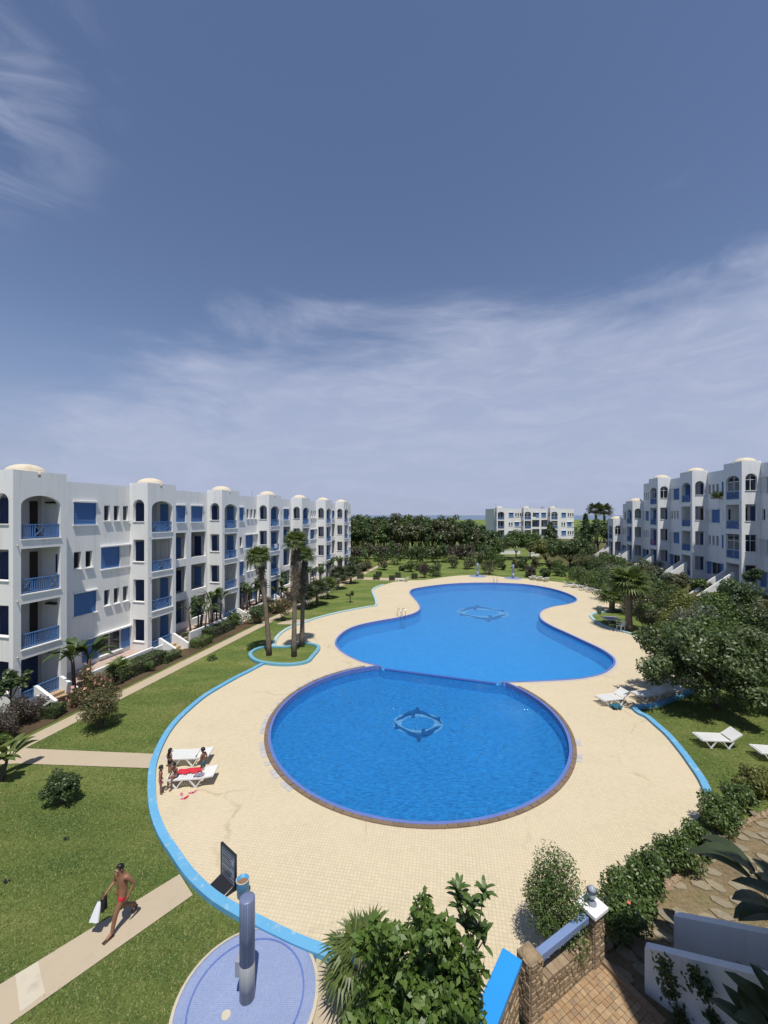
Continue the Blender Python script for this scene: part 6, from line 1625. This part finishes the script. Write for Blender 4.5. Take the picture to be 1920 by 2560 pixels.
def drape(name, label, top_, size, mat, rz, seed, lean):
    rng = rngs(seed); mb = MB(); n = 10
    for i in range(n + 1):
        for k_ in range(9):
            a_ = 2 * math.pi * k_ / 9; f = i / n; r_ = (.035 + size[0] * f ** .7) * (1 + .35 * math.sin(3 * a_ + seed))
            mb.v.append((math.cos(a_) * r_ + lean[0] * f, math.sin(a_) * r_ * .5 + lean[1] * f, .05 - size[1] * f))
    for i in range(n):
        for k_ in range(9): k2_ = (k_ + 1) % 9; mb.f.append((i * 9 + k_, i * 9 + k2_, (i + 1) * 9 + k2_, (i + 1) * 9 + k_))
    o = mb.build(name, M[mat], None, True); o.location = top_; o.rotation_euler = (0, 0, rz); tag(o, label, 'towel'); return o
drape('towel', 'black towel held in the walking man\'s hand', hr, (.10, .34), 'black_cloth', mrz, 1, (.02, .05))
drape('towel', 'white towel hanging below the black one in the walking man\'s hand', hr + Vector((-.12, -.02, -.16)), (.10, .36), 'white_cloth', mrz, 4, (.0, .12))
sit = dict(pelvis=(0, 0, .60), waist=(0, .02, .76), chest=(0, .06, .95), neck=(0, .10, 1.13), head=(0, .13, 1.27), crown=(0, .13, 1.37), shl=(-.17, .06, 1.07), ell=(-.24, .12, .80), wrl=(-.16, .32, .70), shr=(.17, .06, 1.07), elr=(.24, .12, .80), wrr=(.16, .32, .70),
           hil=(-.09, .02, .57), knl=(-.13, .42, .58), anl=(-.14, .46, .12), tol=(-.15, .62, .06), hir=(.09, .02, .57), knr=(.13, .42, .58), anr=(.14, .46, .12), tor=(.15, .62, .06))
q = g(401, 1985); person('small child in a pink swimsuit standing at the left end of the sunbeds', q, R(-60), {}, 1.02, 'skin_tan', 'pink_cloth', 'short', 1.35, 1.05, 'pink_cloth')
q = g(440, 1962); person('child sitting on the end of the nearer sunbed with legs hanging to the paving', Vector((q.x, q.y - 0.02, -.0)), R(160), {**sit}, 1.06, 'skin_brown', 'purple_grey', 'short', 1.3, 1.0)
q = g(424, 1935); person('child with long black hair standing between the two sunbeds with back turned', q, R(-25), {}, 0.98, 'skin_tan', 'black_cloth', 'long', 1.35, 1.0, 'black_cloth')
q = g(509, 1942); person('thin tanned child standing at the right end of the sunbeds', q, R(75), dict(wrl=(-.20, .22, .95), ell=(-.24, .02, 1.13), knl=(-.10, .10, .48), anl=(-.10, .05, .09), tol=(-.10, .2, .03)), 1.12, 'skin_brown', 'teal_cloth', 'short', 1.3, .95)

# ---------------------------------------------------------------- things people added to the buildings
def ac_unit(b, s, t, z):
    mb = MB(); b.box(mb, s, s + .78, t, t + .28, z, z + .54); o = mb.build('air_conditioner', M['white_frame'], b.root)
    gm = MB(); F = b.frame(s + .30, t + .283, z + .27); pts = [F @ Vector((math.cos(a_) * .21, 0, math.sin(a_) * .21)) for a_ in [k * math.pi / 10 for k in range(20)]]; gm.poly(pts); gm.build('fan_grille', M['notice_grey'], o, fix=False)
for s, k in ((PITCH * 2 + 3.3, 3), (PITCH * 2 + 3.4, 2), (PITCH * 4 + 3.3, 2)): ac_unit(LB, s, -TD + .004, .25 + 2.83 * k + .02)
for s, k in ((3.4, 3), (PITCH + 3.3, 2), (PITCH * 2 + 3.4, 1)): ac_unit(RB, s, -TD + .004, 2.75 + .25 + 2.83 * k + .02)
def antenna(b, s, t, z, h):
    mb = MB(); p = Vector(b.P(s, t, z)); mb.tube([p, p + Vector((0, 0, h))], .025, 6)
    for k in range(4): q = p + Vector((0, 0, h - .08 - k * .16)); mb.bar(q - b.U * (.35 - k * .05), q + b.U * (.35 - k * .05), .02)
    mb.build('antenna', M['notice_grey'], b.root)
def tank(b, s, t, z, r=.55, h=1.1):
    mb = MB(); mb.lathe([(r, 0), (r, h), (r * .6, h + .15)], 14, b.P(s, t, z)); mb.build('water_tank', M['notice_grey'], b.root)
for s, h in ((1, 1.6), (9, 1.3), (12.5, 1.8), (21, 1.5)): antenna(FB, s, -4, 11.6, h + .6)
for s in (12, 16.5, 20.5): tank(FB, s, -4.5, 11.55)
for s, h in ((13, 1.2), (30, 1.5)): antenna(LB, s, -5, 11.5, h)
antenna(RB, 1.0, -5, 14.3, 1.4); antenna(RB, 26, -4, 11.4, 1.5)
def hang(b, s, t, z, w, h, mat, label):
    mb = MB(); n = 8
    q0 = b.root.location + b.U * s + b.N * t
    for i in range(n + 1):
        for k, zz in enumerate((0, -h * .5, -h)):
            p = b.U * (w * (i / n - .5)) + b.N * (.02 + .025 * math.sin(i * 1.7 + k)); mb.v.append((p.x, p.y, zz))
    for i in range(n):
        for k in range(2): mb.f.append((3 * i + k, 3 * i + k + 1, 3 * i + k + 4, 3 * i + k + 3))
    o = mb.build('laundry', M[mat], None, True); o.location = (q0.x, q0.y, z); tag(o, label, 'laundry')
z_ = 2.75 + .25
hang(RB, PITCH * 2 + .02 - .03, -.77, z_ + 2.83 + .78, .01, .6, 'pink_cloth', 'pink cloth hung from a side window of the third right balcony tower') if False else None
hang(RB, PITCH * 2 + 1.3, .06, z_ + 2.83 + .80, .8, .55, 'pink_cloth', 'pink cloth hung over the balcony rail of the third right tower')
hang(LB, PITCH * 3 + 1.4, .0, .25 + 2.83 * 2 + .82, .7, .5, 'white_cloth', 'white cloth hung over a balcony rail far along the left building')
q = RB.root.location + RB.U * (PITCH + 4.2 - PITCH) + RB.N * (-TD + .28)
pl_ = RB.root.location + RB.U * (5.6) + RB.N * (-TD + .30)
t = shrub('balcony_plants', 'plants', 'dense trailing plants in a box under the top slit windows of the right building', pl_.x, pl_.y, .85, .24, 'leaf_dark', 1800, .12, 900, clumps=14, z0=z_ + 2.83 * 3 + .28, lift=.12)
bx_ = MB(); bx_.bar((-RB.U * .9) + Vector((0, 0, .1)), RB.U * .9 + Vector((0, 0, .1)), .34, .2); bx_.build('planter', M['concrete_light'], t)

rng = rngs(71)
cl = [((x + rng.normal() * 3, 175 + rng.uniform(-18, 40), 2.2), rng.uniform(3.5, 6.5)) for x in np.arange(-190, 330, 4.2)]
P_, N_ = crown_points(26000, cl, rng, 0.5, 0.8); P_[:, 2] = np.clip(P_[:, 2], -0.03, 8.5)
o = link('distant_wood', fast_mesh('distant_wood', leaf_quads(P_, N_, 1.25, 0.6, rng), 4), M['leaf_dark']); tag(o, 'dark line of distant woodland under the horizon behind the buildings', 'woodland', kind='stuff')
